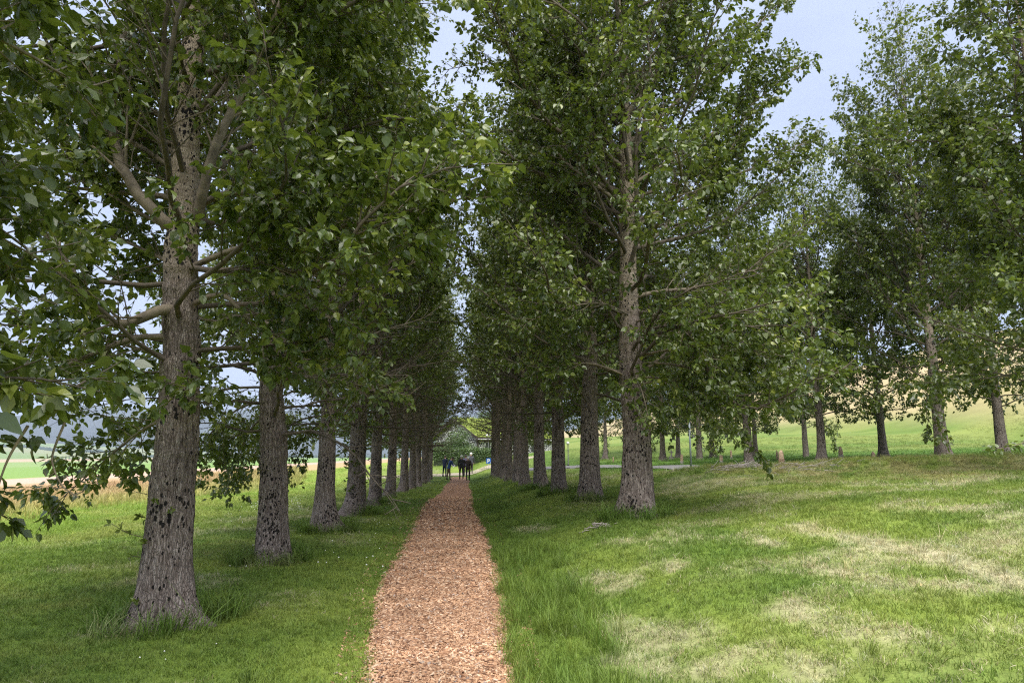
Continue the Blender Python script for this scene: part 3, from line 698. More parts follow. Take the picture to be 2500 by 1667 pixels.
build_near('poplar_tree', 'poplar whose large hanging leaves fill the left edge, its trunk out of frame', GROUP_L, -3.3, 1.75, seed=23, H=9.0, r0=.22, zlow=1.6, nb=62,
           Lmax=3.8, zvis=5., leaf=.092, dens=1.4, bare=.1, limbs=[
               dict(p=[v(0, 0, 2.5), v(.4, .9, 2.6), v(.55, 1.6, 2.2), v(.6, 2.1, 1.7), v(.62, 2.3, 1.2)], r=.03),
               dict(p=[v(0, 0, 3.0), v(.5, .8, 3.4), v(.9, 1.6, 3.6), v(1.1, 2.2, 3.6)], r=.03),
               dict(p=[v(0, 0, 2.6), v(.3, 1.2, 2.7), v(.5, 2.2, 2.8), v(.6, 3.0, 2.7)], r=.022), dict(p=[v(0, 0, 3.0), v(0, 1.2, 3.2), v(.1, 2.2, 3.4), v(.2, 3.2, 3.5)], r=.024),
               dict(p=[v(0, 0, 2.8), v(-.3, 1.3, 3.0), v(-.6, 2.6, 3.1), v(-.8, 3.6, 3.0)], r=.022), dict(p=[v(0, 0, 3.4), v(-.2, 1.4, 3.9), v(-.3, 2.8, 4.2), v(-.4, 3.8, 4.3)], r=.024),
               dict(p=[v(0, 0, 2.2), v(.1, .9, 2.2), v(-.2, 1.8, 1.9), v(-.3, 2.3, 1.2), v(-.3, 2.45, .8)], r=.022)],
           clear_world=lambda P: cam_clear(P) | ((P[:, 0] > -1.2) & (P[:, 2] < 4.5)), ring=40)
build_near('poplar_tree', 'grey poplar second along the left of the chip path', GROUP_L, -2.68, 10.4, n_leaf=300, seed=31, H=15.5, r0=.215, zlow=1.75, nb=84,
           Lmax=4.3, zvis=10, leaf=.09, dens=1.1, bare=.6, lean=(-.012, 0), clear_world=cam_clear, low_side=math.pi, detail=True, limbs=[
               dict(p=[v(0, 0, 2.3), v(-.6, .1, 2.2), v(-1.1, .1, 1.7), v(-1.5, .0, 1.0)], r=.02), dict(p=[v(0, 0, 2.5), v(-.8, -.4, 2.4), v(-1.6, -.6, 1.9), v(-2.1, -.7, 1.2)], r=.022),
               dict(p=[v(0, 0, 2.2), v(-.5, .6, 2.0), v(-.9, 1.1, 1.5), v(-1.1, 1.3, .9)], r=.018), dict(p=[v(0, 0, 2.6), v(.7, -.5, 2.6), v(1.5, -.9, 2.4), v(2.0, -1.1, 2.3)], r=.02)])
build_near('poplar_tree', 'grey poplar third along the left of the chip path', GROUP_L, -2.68, 14.2, n_leaf=300, split=False, lod=1, seed=43, H=15, r0=.205, zlow=1.9, nb=84,
           Lmax=4.3, leaf=.095, dens=1.05, bare=.6, lean=(-.006, 0), low_side=math.pi, ring=48, limbs=[
               dict(p=[v(0, 0, 2.3), v(-.6, .1, 2.2), v(-1.3, .1, 1.7), v(-1.9, .0, .9)], r=.02), dict(p=[v(0, 0, 2.5), v(-.8, -.4, 2.4), v(-1.6, -.6, 1.9), v(-2.3, -.7, 1.1)], r=.022),
               dict(p=[v(0, 0, 2.2), v(-.5, .6, 2.0), v(-.9, 1.1, 1.5), v(-1.1, 1.3, .9)], r=.018)])
R1_limbs = [
    dict(p=[v(0, 0, 6.2), v(-.35, -.1, 6.6), v(-.6, -.15, 7.1), v(-.95, -.2, 7.7), v(-1.2, -.2, 8.8)], r=.075),
    dict(p=[v(0, 0, 6.1), v(-.45, -.2, 6.35), v(-.8, -.3, 7.0), v(-.85, -.3, 8.2)], r=.04),
    dict(p=[v(0, 0, 3.75), v(.5, -.1, 3.85), v(1.1, -.15, 3.9), v(1.7, -.25, 4.15), v(2.3, -.3, 4.3), v(3.0, -.3, 4.9)], r=.04),
    dict(p=[v(0, 0, 4.6), v(.6, .05, 5.0), v(1.3, .05, 5.8), v(2.0, 0, 6.7), v(2.5, 0, 7.9)], r=.042),
    dict(p=[v(0, 0, 5.3), v(-.6, -.2, 5.7), v(-1.3, -.3, 6.2), v(-1.6, -.3, 7.2), v(-1.75, -.3, 8.3)], r=.04),
    dict(p=[v(0, 0, 7.2), v(.4, -.1, 7.8), v(.7, -.1, 8.6), v(.9, -.1, 9.8)], r=.06),
    dict(p=[v(0, 0, 2.35), v(.45, -.5, 2.25), v(.9, -.9, 1.95), v(1.35, -1.1, 1.6)], r=.022),
    dict(p=[v(0, 0, 2.5), v(-.1, -.5, 2.3), v(-.1, -.9, 1.95), v(-.05, -1.0, 1.55)], r=.018),
    dict(p=[v(0, 0, 2.3), v(-.8, -.2, 2.55), v(-1.7, -.4, 2.45), v(-2.3, -.4, 2.6)], r=.02),
    dict(p=[v(0, 0, 2.6), v(.8, -.3, 2.5), v(1.7, -.5, 2.1), v(2.4, -.5, 1.9)], r=.022),
    dict(p=[v(0, 0, 2.7), v(1.0, -.7, 2.8), v(2.0, -1.1, 2.6), v(2.9, -1.3, 2.3)], r=.024), dict(p=[v(0, 0, 3.0), v(.9, -.2, 3.1), v(1.9, -.3, 2.8), v(2.8, -.3, 2.3)], r=.024),
    dict(p=[v(0, 0, 2.2), v(.3, -.6, 2.2), v(.7, -1.0, 1.9), v(1.0, -1.2, 1.4)], r=.016), dict(p=[v(0, 0, 3.3), v(.2, -.9, 3.2), v(.5, -1.5, 2.8), v(.7, -1.8, 2.3)], r=.02),
    dict(p=[v(0, 0, 5.8), v(1.2, 0, 6.6), v(2.4, 0, 7.5), v(3.5, .1, 8.5)], r=.036), dict(p=[v(0, 0, 6.6), v(1.1, -.1, 7.6), v(2.2, -.2, 8.7), v(3.1, -.2, 9.6)], r=.034),
    dict(p=[v(0, 0, 7.0), v(-1.2, -.3, 7.7), v(-2.2, -.4, 8.5), v(-2.9, -.4, 9.4)], r=.034), dict(p=[v(0, 0, 3.4), v(-.7, -.6, 3.5), v(-1.5, -.9, 3.3), v(-2.1, -1.0, 3.0)], r=.02),
    dict(p=[v(0, 0, 5.0), v(1.3, .1, 5.8), v(2.6, .2, 6.4), v(3.7, .2, 7.0)], r=.034),
]
build_near('poplar_tree', 'nearest right-hand poplar with scarred flared base standing on the lawn rise', GROUP_R, 2.98, 11.5, seed=57, H=16, r0=.25, zlow=2.2, nb=90,
           Lmax=5.0, zvis=11, leaf=.09, dens=1.15, bare=.2, limbs=R1_limbs, lean=(.003, 0), clear_world=cam_clear, detail=True)
build_near('poplar_tree', 'grey poplar second along the right of the chip path', GROUP_R, 2.93, 15.5, n_leaf=300, split=False, lod=1, seed=63, H=15.5, r0=.23, zlow=2.0, nb=88,
           Lmax=4.7, leaf=.095, dens=1.0, low_side=0., ring=48)

# --- patterns for the farther ones, copied with their parts
def pattern(**kw):
    (TV, TF), brs, Lf = gen_tree(**kw)
    o = 0; VV, FF = [], []
    for (V, F, sp) in brs: VV.append(V); FF.append(F + o); o += len(V)
    V, F, T = leaf_arrays(Lf, LEAF2, LEAF2F)
    return (mesh_from('trunk', TV, TF, [M_BARK], True), mesh_from('branch_framework', np.concatenate(VV), np.concatenate(FF), [M_BOUGH], True),
            mesh_from('crown', V, F, [M_LEAF], False, {'tint': T}))
PAT = [pattern(seed=101, H=15.5, r0=.215, zlow=2.0, nb=86, Lmax=4.5, leaf=.12, dens=.85, bare=.92, low_side=math.pi, clear=lambda P: P[:, 0] > 2.4),
       pattern(seed=102, H=15.0, r0=.205, zlow=2.0, nb=84, Lmax=4.4, leaf=.12, dens=.85, bare=.92, low_side=math.pi, clear=lambda P: P[:, 0] > 2.4),
       pattern(seed=103, H=14.2, r0=.20, zlow=1.7, nb=88, Lmax=4.5, leaf=.125, dens=.95, lean=(.01, .006), bare=.35),
       pattern(seed=104, H=13.4, r0=.19, zlow=1.6, nb=86, Lmax=4.3, leaf=.125, dens=.95, lean=(-.008, .0), bare=.3)]
def place(px_py, k, label, group, rz=None, sc=1.0):
    x, y = px_py; root = thing('poplar_tree', label, 'tree', (x, y, float(terrain(x, y))), random.random() * 6.28 if rz is None else rz, group)
    root.scale = (sc, sc, sc)
    obj('trunk', PAT[k][0], root); obj('branch_framework', PAT[k][1], root, kind='stuff'); obj('crown', PAT[k][2], root, kind='stuff')
    return root
ORD = ['', 'first', 'second', 'third', 'fourth', 'fifth', 'sixth', 'seventh', 'eighth', 'ninth', 'tenth', 'eleventh', 'twelfth', 'thirteenth']
for i, y in enumerate((18.2, 22.3, 26.8, 31.4, 35.8, 40.2, 44.6, 49.0, 53.4)):
    lab = f'dark poplar {ORD[i + 4]} along the left of the chip path'
    if i == 0: lab = 'squat dark poplar fourth along the left, trunk shaggy with moss and sprouts'
    if i == 8: lab = 'last poplar of the left row beside the standing walkers'
    place((-2.67 + .012 * (y - 14) + random.uniform(-.1, .1), y), i % 2 if i else 1, lab, GROUP_L, rz=random.uniform(-.5, .5), sc=random.uniform(.93, 1.06))
for i, y in enumerate((19.3, 23.2, 27.1, 31.2, 35.4, 39.7, 44.1, 48.6)):
    lab = f'dark poplar {ORD[i + 3]} along the right of the chip path' if i < 7 else 'last poplar of the right row near the parking sign'
    place((2.76 - .012 * (y - 14) + random.uniform(-.1, .1), y), (i + 1) % 2, lab, GROUP_R, rz=math.pi + random.uniform(-.5, .5), sc=random.uniform(.93, 1.06))
GT = [(2302, 22, 2, 1.14, 'tall full poplar with dark trunk rising behind the crest of the berm'), (2448, 25, 3, 1.08, 'poplar nearest the right edge with a dark trunk behind the berm'),
      (2157, 30, 3, 1.05, 'leafy poplar beside the small split stone at the berm'), (2007, 27, 3, 1.0, 'slim straight poplar between the pale tall marker and the pointed one'),
      (1968, 39, 2, .9, 'poplar on a shaded hummock behind the slim straight one'), (1827, 28, 2, .97, 'poplar with a flared base between two low markers on the lawn'),
      (1845, 43, 3, .95, 'poplar hidden half behind the flared one on the lawn'), (1740, 46, 3, .95, 'poplar far back on the lawn beyond the low square marker'),
      (1708, 39, 2, .95, 'poplar just right of the grey steel pole'), (1656, 50, 2, .95, 'distant poplar just left of the grey steel pole'), (1618, 41, 3, 1., 'poplar on the lawn left of the pole behind the drive'),
      (1478, 56, 2, .98, 'poplar standing alone beyond the drive, seen between the near right trunks'), (1565, 60, 3, 1., 'faint poplar at the back of the churchyard lawn'),
      (2640, 13.5, 3, 1.02, 'poplar at the right edge whose branch tips hang into view')]
for (px, d, k, sc, lab) in GT: gt = place(spot(px, d), k, lab, GROUP_G, sc=sc); gt.scale = (sc * .9, sc * .9, sc * 1.02)
gt.scale = (1, 1, 1); gt.rotation_euler = (0, 0, 0)      # the last one: at the right edge

# small things that belong to the nearest trees: sprouts on the bark, a bare hooked twig
near_tree = next(o for o in bpy.data.objects if o.get('label', '').startswith('nearest thick grey poplar'))
edge_tree = next(o for o in bpy.data.objects if o.get('label', '').startswith('poplar whose large hanging'))
rngs = np.random.RandomState(77)
moss_tree = next(o for o in bpy.data.objects if o.get('label', '').startswith('squat dark poplar'))
def sprout(root, th, z, r, n, size, reach=.10):
    o = np.array([r * math.cos(th), r * math.sin(th), z]); d = np.array([math.cos(th), math.sin(th), .25])
    P = curve_pts(rngs, o, d, reach, 4, .8, 1.)
    V, F = tubes(P[None], np.array([[.004, .003, .0025, .002]]), 4)
    a = unit(rngs.normal(0, .8, (n, 3)) + d); L = dict(p=P[rngs.randint(1, 4, n)] + a * .012, a=a, n=unit(rngs.normal(0, .5, (n, 3)) + v(0, 0, .8)), s=size * rngs.uniform(.6, 1.1, n),
              w=rngs.uniform(.8, 1.1, n), c=rngs.uniform(0, 1.5, n), t=rngs.uniform(.25, .75, n))
    V2, F2, T2 = leaf_arrays(L, LEAF0, LEAF0F)
    me = mesh_from('sprout', np.concatenate([V, V2]), np.concatenate([F, F2 + len(V)]), [M_TWIG, M_LEAF], False, {'tint': np.concatenate([np.zeros(len(V)), T2])},
                   [0] * len(F) + [1] * len(F2))
    obj('sprout', me, root)
for (th, z, n, sz, rc) in ((-2.35, 1.16, 9, .07, .12), (-1.75, 1.09, 10, .05, .05), (-1.25, 1.02, 8, .05, .05), (-2.2, .95, 12, .06, .06), (-2.5, .78, 8, .075, .30), (-2.0, .74, 16, .055, .06),
                           (-1.95, .24, 12, .05, .05), (-2.6, 1.45, 9, .075, .15), (-2.5, 1.7, 10, .08, .2), (-2.7, .60, 6, .05, .08)):
    sprout(near_tree, th, z, .235 if z > .3 else .28, n, sz, rc)
for _k in range(60): sprout(moss_tree, rngs.uniform(0, 6.28), rngs.uniform(.45, 2.6), .2, 9, .06, .06)
moss_tree.scale = (1.18, 1.18, 1.0)
def world_branch(root, pts, r, hooks=()):
    off = np.array(root.location); P, L = resample([np.array(p) - off for p in pts], 16)
    V, F = tubes(P[None], (r * np.linspace(1, .35, 16))[None], 6); Vs, Fs, k = [V], [F], len(V)
    for (i, dv) in hooks:
        q = P[i]; Q = np.array([q, q + np.array(dv) * .5, q + np.array(dv) + v(0, 0, .012), q + np.array(dv) * 1.15 + v(0, 0, .035)])
        V, F = tubes(Q[None], np.full((1, 4), r * .4), 4); Vs.append(V); Fs.append(F + k); k += len(V)
    obj('branch', mesh_from('branch', np.concatenate(Vs), np.concatenate(Fs), [M_TWIG], True), root)
def wp(px, py, d):
    x, y = spot(px, d); return (x, y, CAMZ + (1110 - py) / FPX * d * math.cos(PITCH))
world_branch(edge_tree, [wp(150, 1030, 3.6), wp(128, 1110, 3.6), wp(138, 1150, 3.58), wp(160, 1185, 3.55), wp(182, 1200, 3.5), wp(203, 1212, 3.5)], .007,
             ((5, (-.03, .01, -.03)), (8, (-.045, 0, -.03)), (11, (-.05, 0, -.02)), (13, (.01, .01, -.04)), (14, (.04, .0, .0))))
def leaf_spray(root, pts, r, n, size):
    world_branch(root, pts, r); off = np.array(root.location); P, L = resample([np.array(p) - off for p in pts], 16)
    q = rngs.uniform(4, 15, n); i = q.astype(int); i = np.minimum(i, 14); pos = P[i] + (P[i + 1] - P[i]) * (q - i)[:, None] + rngs.normal(0, size * .55, (n, 3))
    V, F, T = leaf_arrays(dict(p=pos, a=unit(rngs.normal(0, .8, (n, 3)) + v(-.3, 0, -.4)), n=unit(rngs.normal(0, .6, (n, 3)) + v(0, 0, .7)), s=size * rngs.uniform(.7, 1.2, n), w=np.ones(n), c=rngs.uniform(0, 1.6, n), t=rngs.uniform(.1, .5, n)), LEAF1, LEAF1F)
    obj('leaf_spray', mesh_from('leaf_spray', V, F, [M_LEAF], False, {'tint': T}), root, kind='stuff')
leaf_spray(gt, [wp(2640, 960, 13.4), wp(2560, 1050, 12.5), wp(2500, 1082, 12.), wp(2450, 1094, 11.8), wp(2400, 1099, 11.7)], .012, 110, .09)
world_branch(edge_tree, [wp(60, 1040, 3.4), wp(25, 1110, 3.4), wp(8, 1170, 3.4), wp(2, 1230, 3.4)], .008)

# ------------------------------------------------------------------ grass, chips (instanced blades)
def scatter_group(name, nvar):
    g = bpy.data.node_groups.new(name, 'GeometryNodeTree')
    g.interface.new_socket('Geometry', in_out='INPUT', socket_type='NodeSocketGeometry')
    g.interface.new_socket('Geometry', in_out='OUTPUT', socket_type='NodeSocketGeometry')
    n = g.nodes; l = g.links
    i = n.new('NodeGroupInput'); o = n.new('NodeGroupOutput')
    def attr(nm, t):
        a = n.new('GeometryNodeInputNamedAttribute'); a.data_type = t; a.inputs['Name'].default_value = nm; return a.outputs['Attribute']
    va = attr('var', 'FLOAT')
    def cmp(val):
        c = n.new('FunctionNodeCompare'); c.data_type = 'FLOAT'; c.operation = 'EQUAL'; c.inputs['Epsilon'].default_value = .2
        l.new(va, c.inputs['A']); c.inputs['B'].default_value = val
        s = n.new('GeometryNodeSeparateGeometry'); s.domain = 'POINT'; l.new(i.outputs[0], s.inputs['Geometry']); l.new(c.outputs['Result'], s.inputs['Selection'])
        return s.outputs['Selection']
    pts = cmp(-1.)
    j = n.new('GeometryNodeJoinGeometry')
    for k in range(nvar):
        gi = n.new('GeometryNodeGeometryToInstance'); l.new(cmp(float(k)), gi.inputs[0]); l.new(gi.outputs[0], j.inputs[0])
    ip = n.new('GeometryNodeInstanceOnPoints'); l.new(pts, ip.inputs['Points']); l.new(j.outputs[0], ip.inputs['Instance'])
    ip.inputs['Pick Instance'].default_value = True
    l.new(attr('pick', 'INT'), ip.inputs['Instance Index'])
    e = n.new('FunctionNodeEulerToRotation'); l.new(attr('rot', 'FLOAT_VECTOR'), e.inputs[0]); l.new(e.outputs[0], ip.inputs['Rotation'])
    l.new(attr('scl', 'FLOAT_VECTOR'), ip.inputs['Scale'])
    l.new(ip.outputs[0], o.inputs[0])
    return g
def scatter(name, P, rot, scl, col, variants, mat, parent=None, **props):
    """variants: list of (V, F, hgt); one object holding the points and its own blade clumps"""
    n = len(P); rs = np.random.RandomState(len(P))
    Vs, Fs, var, hg = [P], [], [np.full(n, -1.)], [np.zeros(n)]; off = n
    for k, (V, F, h) in enumerate(variants):
        Vs.append(V); Fs.append(np.asarray(F) + off); off += len(V); var.append(np.full(len(V), float(k))); hg.append(h)
    tot = off; z = np.zeros((tot - n, 3))
    Fl = {}
    for f in Fs: Fl.setdefault(f.shape[1], []).append(f)
    me = mesh_from(name, np.concatenate(Vs), [np.concatenate(f) for f in Fl.values()], [mat], False,
                   {'var': np.concatenate(var), 'hgt': np.concatenate(hg), 'rot': np.concatenate([rot, z]), 'scl': np.concatenate([scl, z + 1]), 'gcol': np.concatenate([col, z])})
    a = me.attributes.new('pick', 'INT', 'POINT'); a.data.foreach_set('value', np.concatenate([rs.randint(0, len(variants), n), np.zeros(tot - n, int)]).astype(np.int32))
    o = obj(name, me, parent, **props); o['kind'] = 'stuff'
    md = o.modifiers.new('scatter', 'NODES'); md.node_group = scatter_group(name + '_nodes', len(variants))
    return o
rg = np.random.RandomState(5)
def tuft(nb, h, spread, width, bend):
    V, F, H = [], [], []
    for _ in range(nb):
        a = rg.rand() * 6.28; r = spread * math.sqrt(rg.rand()); o = np.array([r * math.cos(a), r * math.sin(a), -.006])
        d = rg.rand() * 6.28; hh = h * rg.uniform(.5, 1.15); b = bend * rg.uniform(.2, 1.2) * hh; dx = np.array([math.cos(d), math.sin(d), 0]); sx = np.array([-math.sin(d), math.cos(d), 0]) * width / 2
        p1 = o + dx * b * .3 + np.array([0, 0, hh * .55]); p2 = o + dx * b + np.array([0, 0, hh * .95]); i = len(V)
        V += [o - sx, o + sx, p1 + sx * .8, p1 - sx * .8, p2]; F += [(i, i + 1, i + 2), (i, i + 2, i + 3), (i + 3, i + 2, i + 4)]; H += [0, 0, .55, .55, 1.]
    return np.array(V), np.array(F), np.array(H)
TREES_XY = np.array([o.location[:2] for o in bpy.data.objects if o.name.startswith('poplar_tree')])
DRIVE = np.array([o for o in [spot(1215, 56.5), spot(1300, 52), spot(1380, 44), spot(1500, 34), spot(1660, 27), spot(1800, 23.5)]])
def off_path(x, y, m=0.):
    e = path_w(y) * (1 + .2 * (fbm(y * 2.2 + np.sign(x - path_c(y)) * 31, x * 1.5, 3) - .5) * 2)
    return np.abs(x - path_c(y)) > e - m
def off_drive(x, y, w=1.0):
    ok = np.ones(len(x), bool)
    for a, b in zip(DRIVE[:-1], DRIVE[1:]):
        L2 = ((b - a)**2).sum(); t = np.clip(((x - a[0]) * (b[0] - a[0]) + (y - a[1]) * (b[1] - a[1])) / L2, 0, 1)
        ok &= np.hypot(x - a[0] - t * (b[0] - a[0]), y - a[1] - t * (b[1] - a[1])) > w
    return ok
def wedge(d0, d1, dens, kx=.86):
    n = int(dens * kx * (d1**2 - d0**2)); d = np.sqrt(rg.uniform(d0**2, d1**2, n)); lat = rg.uniform(-1, 1, n) * (kx * d + .3)
    return d * math.sin(YAW) + lat * math.cos(YAW), d * math.cos(YAW) - lat * math.sin(YAW), d
def emit(x, y, sc, lean=.25, zs=None):
    n = len(x); rot = np.stack([rg.normal(0, lean, n), rg.normal(0, lean, n), rg.rand(n) * 6.28], 1)
    s = np.asarray(sc) * rg.uniform(.7, 1.3, n); zz = s * (1 if zs is None else zs) * rg.uniform(.75, 1.25, n)
    return np.stack([x, y, terrain(x, y)], 1), rot, np.stack([s, s, zz], 1)
def vary(c, k=.28):
    n = len(c); f = rg.uniform(1 - k, 1 + k, (n, 1)); w = rg.normal(0, .05, (n, 1)); return np.clip(c * f * np.concatenate([1 + w, 1 + 0 * w, 1 - w], 1), 0, 1)
LAWN = [tuft(11, .05, .05, .0042, .9) for _ in range(7)]
LONG = [tuft(18, .17, .06, .0048, .95) for _ in range(6)]
X, Y, D, SC = [], [], [], []
for (a, b, dens, sc) in ((3.3, 7.5, 620, .95), (7.5, 12, 330, 1.2), (12, 19, 150, 1.7), (19, 34, 38, 2.6), (34, 70, 9, 4.2)):
    x, y, d = wedge(a, b, dens); X.append(x); Y.append(y); D.append(d); SC.append(np.full(len(x), sc))
x, y, d, sc = map(np.concatenate, (X, Y, D, SC))
ok = off_path(x, y, .03) & off_drive(x, y) & (x > -24) & (np.min(np.hypot(x[:, None] - TREES_XY[None, :, 0], y[:, None] - TREES_XY[None, :, 1]), axis=1) > .27)
x, y, d, sc = x[ok], y[ok], d[ok], sc[ok]
P, rot, scl = emit(x, y, sc, .3, np.where(d > 34, .32, np.where(d > 12, .55, .85)) * (1 + .6 * S(-5, -10, x)) * (1 - .35 * np.clip(dryness(x, y), 0, 1)))
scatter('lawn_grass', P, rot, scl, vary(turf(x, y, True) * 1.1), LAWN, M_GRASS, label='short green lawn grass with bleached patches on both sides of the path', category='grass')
# taller tufts: right verge of the path, round the trunks, on the berm, in the left meadow
x, y, d = wedge(3.3, 26, 120); dx = x - path_c(y); cl = fbm(x * 1.5 + 7, y * 1.1, 3)
verge = (dx > path_w(y) * .93) & (dx < path_w(y) + .75 * S(.38, .62, cl) + .12) & (y < 22)
dt = np.min(np.hypot(x[:, None] - TREES_XY[None, :, 0], y[:, None] - TREES_XY[None, :, 1]), axis=1)
base = (dt > .28) & (dt < .40 + .40 * cl) & (rg.rand(len(x)) < .95)
stray = (y < 12) & (rg.rand(len(x)) < .05)
vv = (y + .42 * x - 21.5); berm = (x > 6) & (np.abs(vv) < 1.6) & (rg.rand(len(x)) < .5)
mead = (x < -6.5) & (x > -22) & (cl > .5) & (rg.rand(len(x)) < .3)
ok = (verge | base | berm | mead | stray) & off_path(x, y, .05); x, y = x[ok], y[ok]; vg = verge[ok]
bs = base[ok]; P, rot, scl = emit(x, y, np.where(vg, .85, np.where(bs, 1.55, .75)), .22, np.where(vg, 1.4 - .65 * S(7, 14, y), .9))
col = turf(x, y, True); col[vg] = col[vg] * .5 + np.array([.13, .195, .028]) * .5; col[bs] = col[bs] * .35 + np.array([.08, .15, .02]) * .65
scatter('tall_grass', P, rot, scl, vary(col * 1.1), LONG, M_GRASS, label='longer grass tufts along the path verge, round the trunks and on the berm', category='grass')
# extra dense ring round trunk feet
# bleached hay meadow on the left
n = 26000; d = np.sqrt(rg.uniform(18**2, 75**2, n)); lat = rg.uniform(-1.0, -.30, n) * d
x = d * math.sin(YAW) + lat * math.cos(YAW); y = d * math.cos(YAW) - lat * math.sin(YAW); ok = (rg.rand(len(x)) < S(-10, -21, x + 5 * (fbm(y * .12, x * .05, 3) - .5)) * (.3 + .7 * S(20, 45, d))); x, y, d = x[ok], y[ok], d[ok]
P, rot, scl = emit(x, y, 1.1 + d / 30, .15, 1.25)
HAY = [tuft(16, .30, .12, .009, .5) for _ in range(5)]
cc = turf(x, y) * .6 + np.array([.42, .30, .14]) * .4
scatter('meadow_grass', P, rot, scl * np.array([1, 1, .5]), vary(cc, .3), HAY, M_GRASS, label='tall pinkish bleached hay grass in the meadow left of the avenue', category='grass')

# wood chips
CHIPS = []
for k in range(6):
    L, W, Tk = rg.uniform(.7, 1.3), rg.uniform(.3, .6), rg.uniform(.12, .22); j = lambda: rg.uniform(-.13, .13)
    V = np.array([(-L + j(), -W + j(), 0), (L + j(), -W * .7 + j(), 0), (L * .9 + j(), W + j(), 0), (-L * .9 + j(), W * .8 + j(), 0),
                  (-L + j(), -W + j(), Tk * 2), (L + j(), -W * .7 + j(), Tk * 2 + j()), (L * .9 + j(), W + j(), Tk * 2), (-L * .9 + j(), W * .8 + j(), Tk * 2 + j())]) * .5
    F = np.array([(0,3,2,1),(4,5,6,7),(0,1,5,4),(1,2,6,5),(2,3,7,6),(3,0,4,7)]); CHIPS.append((V, F, np.zeros(8)))
def path_z(x, y):
    t = (x - path_c(y)) / path_w(y); return terrain(x, y) + np.where(np.abs(t) < 1.0, .03 * (1 - np.abs(t)**3), 0) + .002
X, Y, SC = [], [], []
for (a, b, dens, sc) in ((2.6, 8, 3600, .025), (8, 14, 1800, .032), (14, 26, 500, .052)):
    n = int((b - a) * 1.7 * dens); y = rg.uniform(a, b, n); t = np.clip(rg.normal(0, .58, n), -1.35, 1.35); t = np.where(np.abs(t) > 1.05, t, rg.uniform(-1.03, 1.03, n))
    keep = (np.abs(t) < 1.0) | (rg.rand(n) < .5); y, t = y[keep], t[keep]; X.append(path_c(y) + t * path_w(y)); Y.append(y); SC.append(sc * (.45 + 1.2 * rg.rand(len(y))**2))
x, y, sc = map(np.concatenate, (X, Y, SC)); n = len(x)
P = np.stack([x, y, path_z(x, y)], 1); rot = np.stack([rg.normal(0, .32, n), rg.normal(0, .32, n), rg.rand(n) * 6.28], 1); scl = np.stack([sc, sc, sc], 1)
near = np.argsort(y / sc + 8 * (np.abs(x - path_c(y)) > path_w(y)) - 0 * x + 1e4 * (y < 4.3))[:300]
far = np.ones(n, bool); far[near] = False
scatter('wood_chips', P[far], rot[far], scl[far], np.full((far.sum(), 3), .4), CHIPS, M_CHIP, parent=path)
CM = [mesh_from('wood_chip', V, F, [M_CHIP]) for (V, F, h) in CHIPS]
for i in near:
    o = obj('wood_chip', CM[i % 6], path, P[i]); o.rotation_euler = rot[i]; o.scale = scl[i]

# white clover heads and fallen twigs
cv, cf = [], []; oct_ = np.array([(1,0,0),(0,1,0),(-1,0,0),(0,-1,0),(0,0,1),(0,0,-1)], float); octf = np.array([(0,1,4),(1,2,4),(2,3,4),(3,0,4),(1,0,5),(2,1,5),(3,2,5),(0,3,5)])
spots_ = [spot(rg.uniform(300, 560), rg.uniform(4.75, 5.6)) for _ in range(4)] + [spot(rg.uniform(560, 1000), rg.uniform(9, 30)) for _ in range(110)] + [spot(rg.uniform(620, 740), rg.uniform(19, 24)) for _ in range(160)]
for k, (a, b) in enumerate(spots_):
    if abs(a - float(path_c(b))) < float(path_w(b)): continue
    r = rg.uniform(.005, .009) * (1 if b < 9 else 1.5); cv.append(oct_ * r + np.array([a, b, float(terrain(a, b)) + .06])); cf.append(octf + 6 * (len(cv) - 1))
M_WHITE = plain('white_petal', (.72, .72, .66), .8, .1)
obj('clover_flowers', mesh_from('clover_flowers', np.concatenate(cv), np.concatenate(cf), [M_WHITE]), kind='stuff', label='tiny white clover heads dotted through the left lawn', category='flowers')

# flat stone at the bottom edge
bm = bmesh.new(); bmesh.ops.create_icosphere(bm, subdivisions=3, radius=1)
for w in bm.verts:
    f = 1 + .25 * (float(fbm(w.co.x * 2 + 5, w.co.y * 2 + w.co.z + 3, 3)) - .5) * 2; w.co = Vector((w.co.x * .105 * f, w.co.y * .06 * f, max(-.03, min(.028, w.co.z * .06 * f))))
me = bpy.data.meshes.new('stone'); bm.to_mesh(me); bm.free(); me.materials.append(plain('grey_stone', (.27, .27, .26), .9, .35, 30., bump=.6))
a = spot(475, 4.66); so = obj('stone', me, None, (*a, float(terrain(*a)) + .02), label='flat grey stone half sunk in the lawn at the bottom edge', category='stone'); so.rotation_euler = (0, .06, .15)

